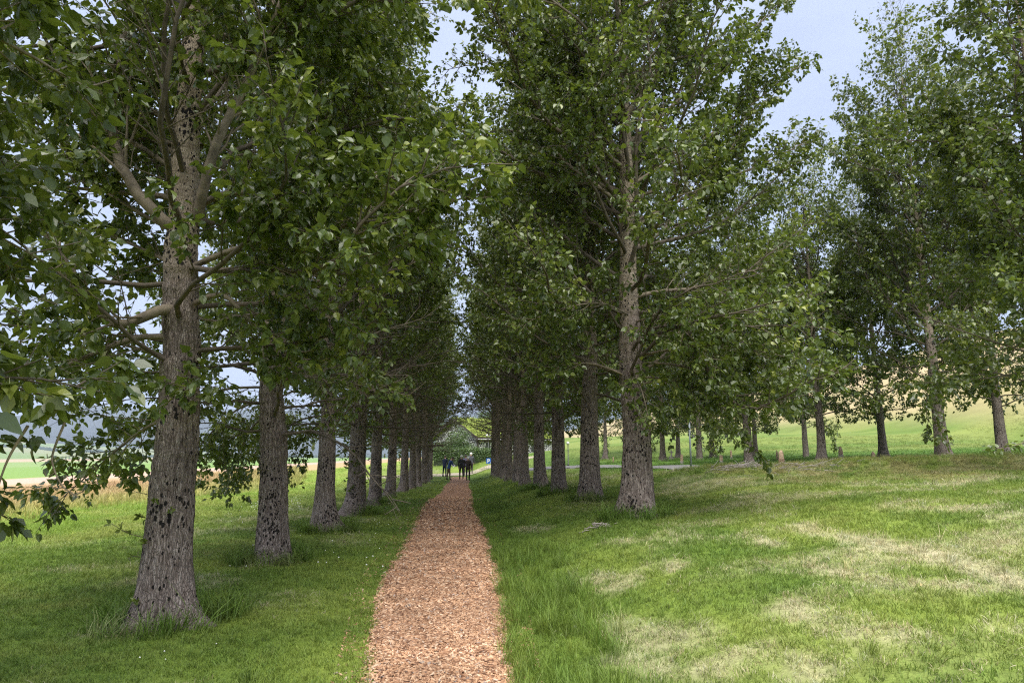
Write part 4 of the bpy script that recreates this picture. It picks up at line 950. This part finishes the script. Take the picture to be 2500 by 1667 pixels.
# ------------------------------------------------------------------ churchyard: markers, pole, brushwood
M_MARK = plain('weathered_marker', (.35, .25, .175), .85, .4, 9., bump=.5); M_MARKG = plain('grey_base_stone', (.25, .235, .215), .9, .4, 14., bump=.6)
M_MARKD = plain('dark_marker_stone', (.19, .12, .085), .9, .45, 12., bump=.5)
def marker(label, px, d, h, w, kind, hb=0.):
    a = spot(px, d); r = thing('grave_marker', label, 'marker', (*a, float(terrain(*a)) - .03), random.uniform(-.4, .4), 'markers on the churchyard lawn')
    def hewn(z0, z1, w0, w1, top, mat, nm, seed):
        q = np.random.RandomState(seed); m = MB(); n = 8; ring = []
        zs = np.linspace(z0, z1, 7)
        for k, z in enumerate(zs):
            t = (z - z0) / (z1 - z0); ww = (w0 + (w1 - w0) * t) / 2
            if top == 'point': ww *= (1 - .75 * max(0, (t - .55) / .45))
            if top == 'round': ww *= math.sqrt(max(.12, 1 - max(0, (t - .7) / .32)**2))
            for j in range(n):
                an = 2 * math.pi * (j + .5) / n; sq = 1 / max(abs(math.cos(an)), abs(math.sin(an)))**.75
                ring.append((ww * sq * math.cos(an) * q.uniform(.88, 1.1), ww * .7 * sq * math.sin(an) * q.uniform(.88, 1.1), z + q.uniform(-.02, .02) * (k == 6)))
        F = [(k*n+j, k*n+(j+1) % n, (k+1)*n+(j+1) % n, (k+1)*n+j) for k in range(6) for j in range(n)] + [tuple(range(6*n, 7*n)), tuple(range(n))[::-1]]
        m.add(ring, F); obj(nm, m.mesh(nm, mat), r)
    sd = int(px)
    if kind == 'cross':
        m = MB(); m.box((0, 0, hb + (h - hb) / 2), (w * .3, w * .25, h - hb), taper=.85); obj('upright', m.mesh('upright', M_MARKG), r)
        m = MB(); m.box((0, -.004, hb + (h - hb) * .68), (w, w * .2, w * .26)); obj('cross_arm', m.mesh('cross_arm', M_MARKG), r)
        hewn(0, hb + .01, w * 1.25, w, 'flat', M_MARKG, 'base', sd)
    else:
        if hb: hewn(0, hb, w * (1.25 if kind != 'slab' else 1.0), w * .98, 'flat', M_MARKG if kind != 'slab' else M_MARKD, 'base', sd)
        hewn(max(0, hb - .02), h, w * .92, w * .8, {'point': 'point', 'slab': 'round', 'round': 'round', 'flat': 'flat'}[kind], M_MARK, 'stone_post', sd + 1)
    return r
marker('tall pale marker with a dark lower half standing in front of the others', 1907, 24.5, .56, .20, 'slab', .27)
marker('narrow dark upright marker behind leafy twigs', 1897, 31, .52, .12, 'round')
marker('short square marker on a grey stone base', 1760, 28.5, .36, .18, 'flat', .14)
marker('small thin marker far back under the trees', 1785, 39, .60, .14, 'round', .24)
marker('slender orange marker just left of the steel pole', 1664, 31, .46, .14, 'flat', .17)
marker('pointed reddish marker on a grey stone plinth', 2053, 29, .60, .20, 'point', .26)
marker('short split stone at the foot of the leafy poplar', 2132, 27, .36, .20, 'round')
marker('grey stone cross on a block at the back of the lawn', 1639, 47, .74, .30, 'cross', .28)
marker('thin brown marker seen between the near trunk and the pole', 1568, 42, .62, .13, 'flat', .2)
marker('small white post nearer the drive', 1459, 46, .38, .10, 'flat'); marker('small white post by the near right trunk', 1497, 48, .42, .10, 'flat')
M_STEEL = plain('galvanised_steel', (.17, .20, .22), .6, .1, 20., metal=.1)
a = spot(1686, 24.4); r = thing('steel_pole', 'slim galvanised steel pole standing at the edge of the churchyard lawn', 'pole', (*a, float(terrain(*a)) - .02))
m = MB(); m.tube([(0, 0, 0), (0, 0, .9), (0, 0, 1.7)], [.036, .034, .032], 16); obj('shaft', m.mesh('shaft', M_STEEL, True), r)
m = MB(); m.tube([(0, 0, 0), (0, 0, .05)], [.062, .058], 16); obj('foot_collar', m.mesh('foot_collar', M_STEEL), r)
m = MB(); m.tube([(0, 0, 1.7), (0, 0, 1.73), (0, 0, 1.75)], [.04, .04, .02], 16); obj('cap', m.mesh('cap', M_STEEL), r)
def brush(label, px, d, n, w, L):
    a = spot(px, d); z0 = float(terrain(*a)); r = thing('brushwood_heap', label, 'brushwood', (*a, z0), 0)
    P = []
    for _ in range(n):
        o = np.array([rg.normal(0, w), rg.normal(0, w * .45), 0]); o[2] = float(terrain(a[0] + o[0], a[1] + o[1])) - z0 + rg.uniform(.0, .10) * math.exp(-(o[0] / w)**2) + .012
        an = rg.normal(0, .7); P.append(curve_pts(rg, o, np.array([math.cos(an), math.sin(an), rg.normal(.05, .15)]), rg.uniform(.4, 1) * L, 5, -.25, .9))
    half = n // 2
    for nm, q in (('twig_bundle', P[:half]), ('twig_bundle', P[half:])):
        V, F = tubes(np.array(q), np.tile(np.linspace(.008, .003, 5), (len(q), 1)), 4); obj(nm, mesh_from(nm, V, F, [M_DEAD], True), r, kind='stuff')
M_DEAD = plain('dead_twig', (.30, .265, .25), .9, .35, 20.)
brush('low heap of grey dead twigs on the berm', 1800, 18.3, 150, .42, .5)
brush('scattered bleached twigs further right on the berm', 1960, 17.5, 70, .7, .4)
brush('small patch of bark and twigs in the grass left of the near right trunk', 1447, 11.1, 40, .12, .16)

# ------------------------------------------------------------------ beyond the avenue: hedge, house, sign, lamps, shrubs
def foliage_blob(name, fn, n, size, mat, parent, seed=1):
    q = np.random.RandomState(seed); p, nn = fn(q, n); a = unit(q.normal(0, 1, (n, 3)) + v(0, 0, -.1))
    V, F, T = leaf_arrays(dict(p=p, a=a, n=unit(nn + q.normal(0, .6, (n, 3))), s=size * q.uniform(.6, 1.3, n), w=np.ones(n), c=np.ones(n), t=np.clip(q.normal(.45, .25, n), 0, 1)), LEAF2, LEAF2F)
    return obj(name, mesh_from(name, V, F, [mat], False, {'tint': T}), parent, kind='stuff')
def hedge_fn(w, dp, h):
    def fn(q, n):
        u = q.uniform(-1, 1, n); f = q.rand(n); top = h * (.93 + .12 * fbm(u * w * 1.2 + 3, u * 0, 3))
        ang = q.uniform(0, math.pi, n); rr = q.uniform(.8, 1.03, n); ex = .35
        cxn = np.sign(np.cos(ang)) * np.abs(np.cos(ang))**ex; szn = np.abs(np.sin(ang))**ex
        p = np.stack([u * w / 2, cxn * rr * dp / 2 * (1 + .12 * (fbm(u * w * 2, ang * 2, 3) - .5)), szn * rr * top], 1); return p, np.stack([0 * u, np.cos(ang), np.sin(ang)], 1)
    return fn
a = spot(1140, 69); hz = float(terrain(*a)); r = thing('hedge', 'clipped dark green hedge behind the walkers at the end of the path', 'hedge', (*a, hz), .06)
m = MB(); m.box((0, 0, .72), (6.6, .95, 1.4)); obj('shade_core', m.mesh('shade_core', plain('hedge_shade', (.02, .03, .012), .95)), r)  # near-black box whose colour stands in for the shade inside the hedge
foliage_blob('foliage', hedge_fn(7., 1.3, 1.72), 9000, .11, M_HEDGE, r, 4)
def ball_fn(rx, rz, z0, lobes=9, seed=0):
    q0 = np.random.RandomState(seed); C = [(q0.uniform(-.55, .55) * rx, q0.uniform(-.55, .55) * rx, z0 + rz + q0.uniform(-.6, .6) * rz, q0.uniform(.4, .62)) for _ in range(lobes)]
    def fn(q, n):
        k = q.randint(0, lobes, n); c = np.array(C)[k]; d = unit(q.normal(0, 1, (n, 3))); s = q.rand(n)**.4
        return c[:, :3] + d * (s * c[:, 3])[:, None] * np.array([rx, rx, rz]), d
    return fn
def shrub(name, label, cat, px, d, rx, rz, z0, n, size, seed, group=None):
    a = spot(px, d); r = thing(name, label, cat, (*a, float(terrain(*a)) - .03), seed, group)
    m = MB()
    for k in range(3): m.tube([(0, 0, 0), (.1 * math.cos(k * 2.1), .1 * math.sin(k * 2.1), z0 + rz * .4), (.5 * rx * math.cos(k * 2.1), .5 * rx * math.sin(k * 2.1), z0 + rz * 1.2)], [.06 * rz / 1.3, .045 * rz / 1.3, .015], 7)
    obj('stem' if cat != 'tree' else 'trunk', m.mesh('stem', M_LIMB, True), r); foliage_blob('foliage' if cat != 'tree' else 'crown', ball_fn(rx, rz, z0, 11, seed), n, size, M_HEDGE, r, seed)
shrub('shrub', 'loose light green shrub in front of the house gable', 'shrub', 1118, 73, 2.3, 1.75, .2, 11000, .13, 3)
shrub('shrub', 'rounded shrub behind the left end of the hedge', 'shrub', 1080, 74, 1.5, 1.2, .2, 3000, .12, 5)
shrub('broadleaf_tree', 'small leafy tree overhanging the turf roof', 'tree', 1205, 88, 2.6, 2.6, 1.6, 5000, .2, 6)
shrub('broadleaf_tree', 'pale green tree standing left of the house', 'tree', 1050, 92, 3.0, 2.8, 1.4, 5500, .2, 8)
# house
M_TURF = plain('turf_roof', (.19, .24, .05), .95, .35, 3., bump=.8, spec=.1); M_DARKW = plain('dark_timber', (.06, .05, .045), .7, .3, 12.)
def stone_wall_material():
    m, nt, out = newmat('basalt_and_mortar'); tc = N(nt, 'ShaderNodeTexCoord'); vo = N(nt, 'ShaderNodeTexVoronoi', Scale=4.2); vo.feature = 'DISTANCE_TO_EDGE'
    nt.links.new(tc.outputs['Object'], vo.inputs['Vector']); r = ramp(nt, [(0, (.72, .72, .71)), (.06, (.66, .66, .65)), (.10, (.06, .058, .065)), (1, (.03, .028, .033))])
    nt.links.new(vo.outputs['Distance'], r.inputs['Fac']); p = N(nt, 'ShaderNodeBsdfPrincipled', Roughness=.85); nt.links.new(r.outputs['Color'], p.inputs['Base Color'])
    b = N(nt, 'ShaderNodeBump', Strength=.6, Distance=.03); nt.links.new(vo.outputs['Distance'], b.inputs['Height']); nt.links.new(b.outputs['Normal'], p.inputs['Normal'])
    nt.links.new(p.outputs['BSDF'], out.inputs['Surface']); return m
M_STONEW = stone_wall_material(); M_GLASS = plain('window_glass', (.03, .035, .04), .1, .1, 2.)
a = spot(1166, 77); hz = float(terrain(*a)); A = R(38)
house = thing('stone_house', 'low stone house with grassy turf roof beyond the hedge', 'house', (*a, hz - .1), A)
LN, WD, EV, RG = 13., 8., 2.75, 4.75
def wall_mesh(pts, th, nrm):
    m = MB(); P0 = [Vector(p) for p in pts]; P1 = [p + Vector(nrm) * th for p in P0]; n = len(P0)
    m.add(P0 + P1, [tuple(range(n)), tuple(range(n, 2 * n))[::-1]] + [(i, (i + 1) % n, n + (i + 1) % n, n + i) for i in range(n)]); return m
for nm, pts, nr in (('wall', [(0,0,0),(LN,0,0),(LN,0,EV),(0,0,EV)], (0,.3,0)), ('wall', [(0,WD,0),(LN,WD,0),(LN,WD,EV),(0,WD,EV)], (0,-.3,0)),
                    ('gable_wall', [(-.003,.003,0),(-.003,WD-.003,0),(-.003,WD-.003,EV),(-.003,WD/2,RG),(-.003,.003,EV)], (.3,0,0)), ('gable_wall', [(LN+.003,.003,0),(LN+.003,WD-.003,0),(LN+.003,WD-.003,EV),(LN+.003,WD/2,RG),(LN+.003,.003,EV)], (-.3,0,0))):
    obj(nm, wall_mesh(pts, 1, nr).mesh(nm, M_STONEW), house)
sl = (RG - EV) / (WD / 2); ov = .45; th = .28
m = MB(); prof = [(-ov, EV - ov * sl + .02), (WD / 2, RG + .02), (WD + ov, EV - ov * sl + .02), (WD + ov, EV - ov * sl + th), (WD / 2, RG + th + .08), (-ov, EV - ov * sl + th)]
m.add([(x, y, z) for x in (-ov, LN + ov) for (y, z) in prof], [tuple(range(6)), tuple(range(6, 12))[::-1]] + [(i, (i + 1) % 6, 6 + (i + 1) % 6, 6 + i) for i in range(6)])
roof = obj('roof', m.mesh('roof', M_TURF), house)
def rf(q, n):
    x_ = q.uniform(-ov, LN + ov, n); s_ = q.uniform(-1, 1, n); y_ = WD / 2 + s_ * (WD / 2 + ov); z_ = RG + th + .08 - np.abs(s_) * (WD / 2 + ov) * sl * 1.02 + q.uniform(-.02, .12, n); return np.stack([x_, y_, z_], 1), np.tile(v(0, 0, 1), (n, 1))
foliage_blob('turf', rf, 6500, .2, leaf_material('turf_blade', [(0, (.10, .15, .03)), (.5, (.22, .27, .05)), (1, (.34, .36, .09))], .25, .7), roof, 9)
for xx in (-ov - .05, LN + ov + .05):
    for sgn in (-1, 1):
        m = MB(); y0 = WD / 2; y1 = WD / 2 + sgn * (WD / 2 + ov + .03)
        z0, z1 = RG + .16, EV - ov * sl + .12
        m.add([(xx + dx, yy, zz + dz) for dx in (-.03, .03) for (yy, zz, dz) in ((y0, z0, -.18), (y1, z1, -.18), (y1, z1, .14), (y0, z0, .14))], [(0,1,2,3),(7,6,5,4),(0,4,5,1),(1,5,6,2),(2,6,7,3),(3,7,4,0)])
        obj('bargeboard', m.mesh('bargeboard', M_DARKW), roof)
m = MB(); m.box((LN / 2, -ov - .04, EV - ov * sl + .12), (LN + 2 * ov, .06, .26)); obj('fascia', m.mesh('fascia', M_DARKW), roof)
m = MB(); m.tube([(-ov, -ov - .12, EV - ov * sl + .0), (LN + ov, -ov - .12, EV - ov * sl + .0)], .05, 8); obj('gutter', m.mesh('gutter', plain('grey_gutter', (.45, .45, .46), .5)), roof)
for x0 in (1.5, 4.6, 8.6):
    m = MB(); m.box((x0, .0, 1.65), (.62, .07, 1.0)); w = obj('window', m.mesh('window', M_DARKW), house)
    m = MB(); m.box((x0, -.02, 1.65), (.5, .05, .86)); obj('pane', m.mesh('pane', M_GLASS), w)
m = MB(); m.box((-.03, -.03, 1.3), (.2, .2, 2.7)); obj('corner_post', m.mesh('corner_post', M_DARKW), house)
# parking sign
a = spot(1193, 60); M_BLUE = plain('sign_blue', (.01, .10, .42), .4, .05); r = thing('parking_sign', 'small blue parking sign with a white P on a thin post', 'sign', (*a, float(terrain(*a))), -.03)
m = MB(); m.tube([(0, 0, 0), (0, 0, .80)], .025, 8); obj('post', m.mesh('post', plain('pale_post', (.5, .5, .5), .6)), r)
m = MB(); m.box((0, -.035, .66), (.40, .02, .46)); sp = obj('panel', m.mesh('panel', M_BLUE), r)
m = MB(); z0 = .66; yy = -.05; pw = .055
m.box((-.075, yy, z0), (pw, .008, .33))
o_, i_ = [], []
for k in range(13):
    t_ = -math.pi / 2 + math.pi * k / 12; o_.append((.02 + .10 * math.cos(t_), z0 + .068 + .098 * math.sin(t_))); i_.append((.02 + .045 * math.cos(t_), z0 + .068 + .043 * math.sin(t_)))
o_ = [(-.047, z0 + .068 - .098)] + o_ + [(-.047, z0 + .068 + .098)]; i_ = [(-.047, z0 + .068 - .043)] + i_ + [(-.047, z0 + .068 + .043)]
q = len(o_); Vv = [(x_, yy - .004, z_) for (x_, z_) in o_ + i_] + [(x_, yy + .004, z_) for (x_, z_) in o_ + i_]; Fv = []
for k in range(q - 1): Fv += [(k, k + 1, q + k + 1, q + k), (2*q + k, 3*q + k, 3*q + k + 1, 2*q + k + 1), (k, 2*q + k, 2*q + k + 1, k + 1), (q + k, q + k + 1, 3*q + k + 1, 3*q + k)]
m.add(Vv, Fv); obj('letter', m.mesh('letter', plain('sign_white', (.8, .8, .8), .5, .03)), sp)
m = MB(); m.box((.14, yy, z0 - .15), (.055, .008, .055)); obj('mark', m.mesh('mark', bpy.data.materials['sign_white']), sp)
# lamps
M_OPAL = plain('opal_globe', (.8, .8, .76), .3, .04); M_POST = plain('dark_post', (.05, .055, .05), .5)
def lamp(label, px, d, h, rad, n=1):
    a = spot(px, d); r = thing('garden_lamp', label, 'lamp', (*a, float(terrain(*a)) - .02)); m = MB()
    m.tube([(0, 0, 0), (0, 0, .12), (0, 0, .13), (0, 0, h)], [.07, .07, .035, .03], 12); obj('post', m.mesh('post', M_POST, True), r)
    for k in range(n):
        ox = (k - (n - 1) / 2) * rad * 2.6
        if n > 1:
            m = MB(); m.tube([(0, 0, h - .1), (ox * .6, 0, h - .08), (ox, 0, h)], .015, 6); obj('arm', m.mesh('arm', M_POST), r)
        bm = bmesh.new(); bmesh.ops.create_uvsphere(bm, u_segments=16, v_segments=10, radius=rad); me = bpy.data.meshes.new('globe'); bm.to_mesh(me); bm.free(); me.materials.append(M_OPAL)
        for p_ in me.polygons: p_.use_smooth = True
        g = obj('globe', me, r, (ox, 0, h + rad * .9)); m = MB(); m.tube([(0, 0, -rad * 1.05), (0, 0, -rad * .8)], rad * .5, 10); obj('collar', m.mesh('collar', M_POST), g)
lamp('white globe lamp on a short dark post between the right-hand trunks', 1387, 47, 1.42, .11)
lamp('twin globe lamp in front of the stone house wall', 1192, 72, 2.45, .13, 2)

# ------------------------------------------------------------------ valley: shelter belt and far wood
M_FIR = leaf_material('fir_foliage', [(0, (.02, .04, .02)), (1, (.05, .085, .04))], .05, .8)
def ORDW(k):
    if k < 13: return ORD[k + 1]
    return ['fourteenth', 'fifteenth', 'sixteenth', 'seventeenth', 'eighteenth', 'nineteenth', 'twentieth', 'twenty-first', 'twenty-second', 'twenty-third', 'twenty-fourth', 'twenty-fifth', 'twenty-sixth',
            'twenty-seventh', 'twenty-eighth', 'twenty-ninth', 'thirtieth', 'thirty-first', 'thirty-second', 'thirty-third', 'thirty-fourth'][k - 13]
for k in range(34):
    px = 138 + k * 6.2 + random.uniform(-2, 2); d = 2250 + random.uniform(-25, 25); a = spot(px, d); h = random.choice((6, 7, 8, 9, 13)) * random.uniform(.8, 1.2)
    r = thing('conifer_tree', f'tiny dark conifer {ORDW(k)} from the left in the shelter belt across the valley', 'tree', (*a, float(terrain(*a))), 0, 'conifers of the shelter belt')
    m = MB(); m.tube([(0, 0, 0), (0, 0, h * .3)], [.3, .2], 5); obj('trunk', m.mesh('trunk', M_TWIG), r)
    m = MB()
    for j in range(4):
        z0 = h * (.12 + .21 * j); rr_ = h * .24 * (1 - j * .22) * random.uniform(.8, 1.2); m.tube([(0, 0, z0), (0, 0, z0 + h * .3)], [rr_, .05], 7)
    obj('crown', m.mesh('crown', M_FIR), r)
V_, F_ = [], []
q = np.random.RandomState(2)
pos = np.array([spot(p_, 3900 + 200 * math.sin(p_ * .03) + q.uniform(-60, 60)) for p_ in q.uniform(-500, 1150, 900)])
for (xx, yy) in pos:
    zz = float(terrain(xx, yy)); h = q.uniform(9, 19); w = q.uniform(9, 18); b = len(V_)
    V_ += [(xx + w * math.cos(t_), yy + w * math.sin(t_), zz + (h * .35 if j else -1)) for j in (0, 1) for t_ in (0, 1.26, 2.51, 3.77, 5.03)] + [(xx, yy, zz + h)]
    F_ += [(b + j, b + (j + 1) % 5, b + 5 + (j + 1) % 5) for j in range(5)] + [(b + j, b + 5 + (j + 1) % 5, b + 5 + j) for j in range(5)] + [(b + 5 + j, b + 5 + (j + 1) % 5, b + 10) for j in range(5)]
obj('far_wood', mesh_from('far_wood', V_, np.array(F_), [plain('far_wood_green', (.035, .055, .03), .95, .3, .02)]), kind='stuff', label='dark belt of woodland across the valley', category='wood')

# ------------------------------------------------------------------ walkers
M_SKIN = plain('skin', (.48, .30, .22), .6, .06); HAIRW = plain('white_hair', (.80, .79, .77), .8, .15, 40.); HAIRD = plain('dark_hair', (.05, .04, .03), .8, .2, 40.)
def cloth(n, c): return plain(n, c, .9, .25, 14., bump=.2)
def person(label, px, d, face, top, legs, hair, lean=0., stride=.0, arms=((.1, .0), (.1, .0)), h=1.72, hat=None, shoe=None, head_down=0., group='walkers at the end of the path'):
    a = spot(px, d); root = thing('person', label, 'person', (*a, float(path_z(np.array([a[0]]), np.array([a[1]]))[0]) - .004), face, group); k = h / 1.72
    J = {}; E = []
    def j(n, x, y, z, r): J[n] = (Vector((x * k, y * k, z * k)), r * k)
    ly = lambda z: lean * max(0, z - .92)
    j('pelvis', 0, 0, .95, .15); j('waist', 0, ly(1.1), 1.10, .135); j('chest', 0, ly(1.32), 1.32, .165); j('neckb', 0, ly(1.46), 1.46, .085); j('neck', 0, ly(1.53) + .01, 1.525, .058)
    hy = ly(1.62) + .03 + head_down * .1; j('skull', 0, hy, 1.625 - head_down * .05, .094); j('crown', 0, hy - .005 + head_down * .05, 1.675 - head_down * .06, .085); j('face', 0, hy + .055, 1.60 - head_down * .09, .062)
    E += [('pelvis', 'waist'), ('waist', 'chest'), ('chest', 'neckb'), ('neckb', 'neck'), ('neck', 'skull'), ('skull', 'crown'), ('skull', 'face')]
    seg = {}
    for s, nm in ((-1, 'l'), (1, 'r')):
        st = stride * s
        j(nm+'hip', .10*s, 0, .90, .105); j(nm+'knee', .105*s, st*.32 + .03*abs(st), .50, .068); j(nm+'ank', .105*s, st*.62 - .02, .09 + (.05 if st < 0 else 0), .045); j(nm+'toe', .12*s, st*.62 + .15, .035, .038); j(nm+'heel', .105*s, st*.62 - .055, .045, .042)
        E += [('pelvis', nm+'hip'), (nm+'hip', nm+'knee'), (nm+'knee', nm+'ank'), (nm+'ank', nm+'toe'), (nm+'ank', nm+'heel')]
        sw, el = arms[0 if s < 0 else 1]
        j(nm+'sho', .19*s, ly(1.42), 1.40, .075); ex, ey, ez = .235*s, ly(1.42) + sw * .28 - .03, 1.13 + abs(sw) * .04; j(nm+'elb', ex, ey, ez, .052)
        wx, wy, wz = .235*s - .05*s*el, ey + .25 * math.sin(sw * .6 + el) , ez - .25 * math.cos(sw * .6 + el); j(nm+'wri', wx, wy, wz, .034)
        dv = Vector((wx - ex, wy - ey, wz - ez)).normalized(); px_ = Vector((wx, wy, wz)) + dv * .055; j(nm+'palm', *px_, .033)
        E += [('chest', nm+'sho'), (nm+'sho', nm+'elb'), (nm+'elb', nm+'wri'), (nm+'wri', nm+'palm')]
        for f in range(5):
            o = (f - 1.8) * .018; ln = (.05, .075, .085, .078, .06)[f]; sp = Vector((0, o, 0)) if abs(dv.z) > .6 else Vector((o, 0, 0))
            if f == 0: sp = sp * 1.6; base = px_ - dv * .03
            else: base = px_ + dv * .02
            m1 = base + sp * 1.3 + dv * ln * .55; m2 = m1 + dv * ln * .4 + Vector((-.012 * s, .008, 0)); j(f'{nm}f{f}a', *m1, .0095); j(f'{nm}f{f}b', *m2, .008); E += [(nm+'palm', f'{nm}f{f}a'), (f'{nm}f{f}a', f'{nm}f{f}b')]
    names = list(J); ix = {n_: i for i, n_ in enumerate(names)}
    me = bpy.data.meshes.new('body_cage'); me.from_pydata([J[n_][0] for n_ in names], [(ix[p], ix[q_]) for p, q_ in E], [])
    o = bpy.data.objects.new('body_cage', me); COL.objects.link(o)
    sk = o.modifiers.new('skin', 'SKIN'); sk.use_smooth_shade = True; me.skin_vertices or None
    if not me.skin_vertices:
        bm = bmesh.new(); bm.from_mesh(me); bm.verts.layers.skin.verify(); bm.to_mesh(me); bm.free()
    for i, n_ in enumerate(names):
        sv = me.skin_vertices[0].data[i]; rr_ = J[n_][1]; sv.radius = (rr_, rr_ * (.78 if n_ in ('chest', 'waist', 'pelvis') else 1)); sv.use_root = n_ == 'pelvis'
    sb = o.modifiers.new('sub', 'SUBSURF'); sb.levels = 1; sb.render_levels = 1
    dg = bpy.context.evaluated_depsgraph_get(); dg.update(); bme = bpy.data.meshes.new_from_object(o.evaluated_get(dg)); bpy.data.objects.remove(o); bme.name = 'body'
    bme.materials.clear()
    for mt in (top, legs, M_SKIN, shoe or M_SHOE): bme.materials.append(mt)
    A_ = np.array([J[p][0] for p, q_ in E]); B_ = np.array([J[q_][0] for p, q_ in E]); lab_ = []
    for p, q_ in E:
        n_ = q_[1:] if q_[0] in 'lr' and q_ not in ('lower',) else q_
        if q_ in ('neck', 'skull', 'crown', 'face') or n_ in ('palm',) or 'f' in q_[1:3] and q_[-1] in 'ab': lab_.append(2)
        elif n_ in ('toe', 'heel'): lab_.append(3)
        elif n_ in ('knee', 'ank', 'hip'): lab_.append(1)
        else: lab_.append(0)
    lab_ = np.array(lab_)
    for p_ in bme.polygons:
        c = np.array(p_.center); t_ = np.clip(((c - A_) * (B_ - A_)).sum(1) / ((B_ - A_)**2).sum(1), 0, 1); dd = np.linalg.norm(c - A_ - t_[:, None] * (B_ - A_), axis=1)
        mi = lab_[int(np.argmin(dd))]; p_.material_index = int(1 if (mi == 0 and c[2] < .86 * k and abs(c[0]) < .19 * k) else (0 if mi == 1 and c[2] > .86 * k else mi)); p_.use_smooth = True
    obj('body', bme, root)
    # hair as a cap over the back and top of the skull, ears, nose
    sc_ = J['skull'][0]; bm = bmesh.new(); bmesh.ops.create_uvsphere(bm, u_segments=16, v_segments=12, radius=.112 * k)
    bmesh.ops.delete(bm, geom=[w for w in bm.verts if w.co.y > .035 * k and w.co.z < .045 * k or w.co.z < -.07 * k], context='VERTS')
    for w in bm.verts: w.co = w.co * (1 + .06 * math.sin(w.co.x * 90) * math.cos(w.co.z * 80))
    hm = bpy.data.meshes.new('hair'); bm.to_mesh(hm); bm.free(); hm.materials.append(hat or hair)
    for p_ in hm.polygons: p_.use_smooth = True
    obj('hair' if not hat else 'hat', hm, root, sc_ + Vector((0, -.004, .022)) * k)
    m = MB()
    for s in (-1, 1): m.box((sc_.x + .094 * k * s, sc_.y + .005, sc_.z - .015), (.02, .035, .055))
    m.tube([(sc_.x, sc_.y + .10 * k, sc_.z + .0), (sc_.x, sc_.y + .128 * k, sc_.z - .025)], [.012, .016], 6); obj('ears_and_nose', m.mesh('ears_and_nose', M_SKIN), root)
    # jacket hem: a flared skirt of the coat
    m = MB(); prof = [(.86, .185), (.98, .18), (1.10, .165)]; n_ = 16
    Vj = [(rr_ * math.cos(2*math.pi*i/n_) * k, rr_ * .72 * math.sin(2*math.pi*i/n_) * k + ly(z_) * k, z_ * k) for z_, rr_ in prof for i in range(n_)]
    m.add(Vj, [(q_*n_+i, q_*n_+(i+1) % n_, (q_+1)*n_+(i+1) % n_, (q_+1)*n_+i) for q_ in range(2) for i in range(n_)]); obj('jacket_hem', m.mesh('jacket_hem', top, True), root)
    return root
M_SHOE = plain('dark_shoe', (.02, .02, .02), .7, .1)
NAVY = cloth('navy_cloth', (.012, .018, .05)); BLUE = cloth('blue_cloth', (.02, .05, .16)); BLACK = cloth('black_cloth', (.012, .012, .014)); BROWN = cloth('brown_cloth', (.045, .033, .028)); GREYC = cloth('grey_cloth', (.075, .078, .095)); TAN = cloth('tan_trousers', (.12, .075, .045)); DKTR = cloth('dark_trousers', (.025, .02, .022)); LILAC = cloth('lilac_cloth', (.14, .13, .22))
person('white-haired walker in a dark brown jacket, nearest on the path, seen from behind', 1143, 50.5, .05, BROWN, DKTR, HAIRW, lean=.05, stride=.28, arms=((.35, .25), (-.35, .2)), head_down=.5)
person('walker in a long black coat on the left of the path with a pale cap', 1127, 52.5, .12, BLACK, DKTR, HAIRD, stride=-.22, arms=((-.2, .1), (.25, .2)), h=1.78, hat=plain('pale_cap', (.45, .48, .42), .8))
person('walker in a lilac jacket half hidden ahead of the black coat', 1137, 57, .0, LILAC, DKTR, HAIRD, stride=.22, arms=((.25, .2), (-.25, .2)), h=1.72)
person('farthest walker in dull grey with light hair', 1150, 59.5, -.05, GREYC, DKTR, HAIRW, stride=-.2, arms=((-.2, .2), (.2, .2)), h=1.76)
blue = person('person in a blue jacket and tan trousers on the grass reading a white sheet', 1096, 51.5, R(-70), BLUE, TAN, HAIRD, lean=.30, stride=.14, arms=((.45, .9), (.45, .9)), h=1.72, head_down=1.)
person('person in dark navy standing left of the one reading', 1086, 56.5, R(-40), NAVY, NAVY, HAIRD, lean=.06, stride=.1, arms=((.2, .6), (.2, .6)), h=1.72)
a = spot(1107, 51.4); m = MB(); m.box((0, 0, 0), (.30, .006, .21)); pz = float(terrain(*spot(1096, 51.5))) + 1.10
pp = obj('paper_sheet', m.mesh('paper_sheet', plain('white_paper', (.82, .82, .8), .7, .03)), None, (*a, pz), label='white sheet of paper held by the person in blue', category='paper'); pp.rotation_euler = (R(-50), R(35), R(-25))

# ------------------------------------------------------------------ air
m, nt, out = newmat('haze_air'); pv = N(nt, 'ShaderNodeVolumePrincipled'); pv.inputs['Color'].default_value = (.68, .80, 1, 1); pv.inputs['Density'].default_value = 9e-5; pv.inputs['Anisotropy'].default_value = .2
nt.links.new(pv.outputs['Volume'], out.inputs['Volume'])
mb = MB(); mb.box((0, 5200, 460), (23000, 12000, 1180)); obj('haze', mb.mesh('haze', m), None, kind='stuff', label='pale blue haze hanging in the valley air', category='haze')
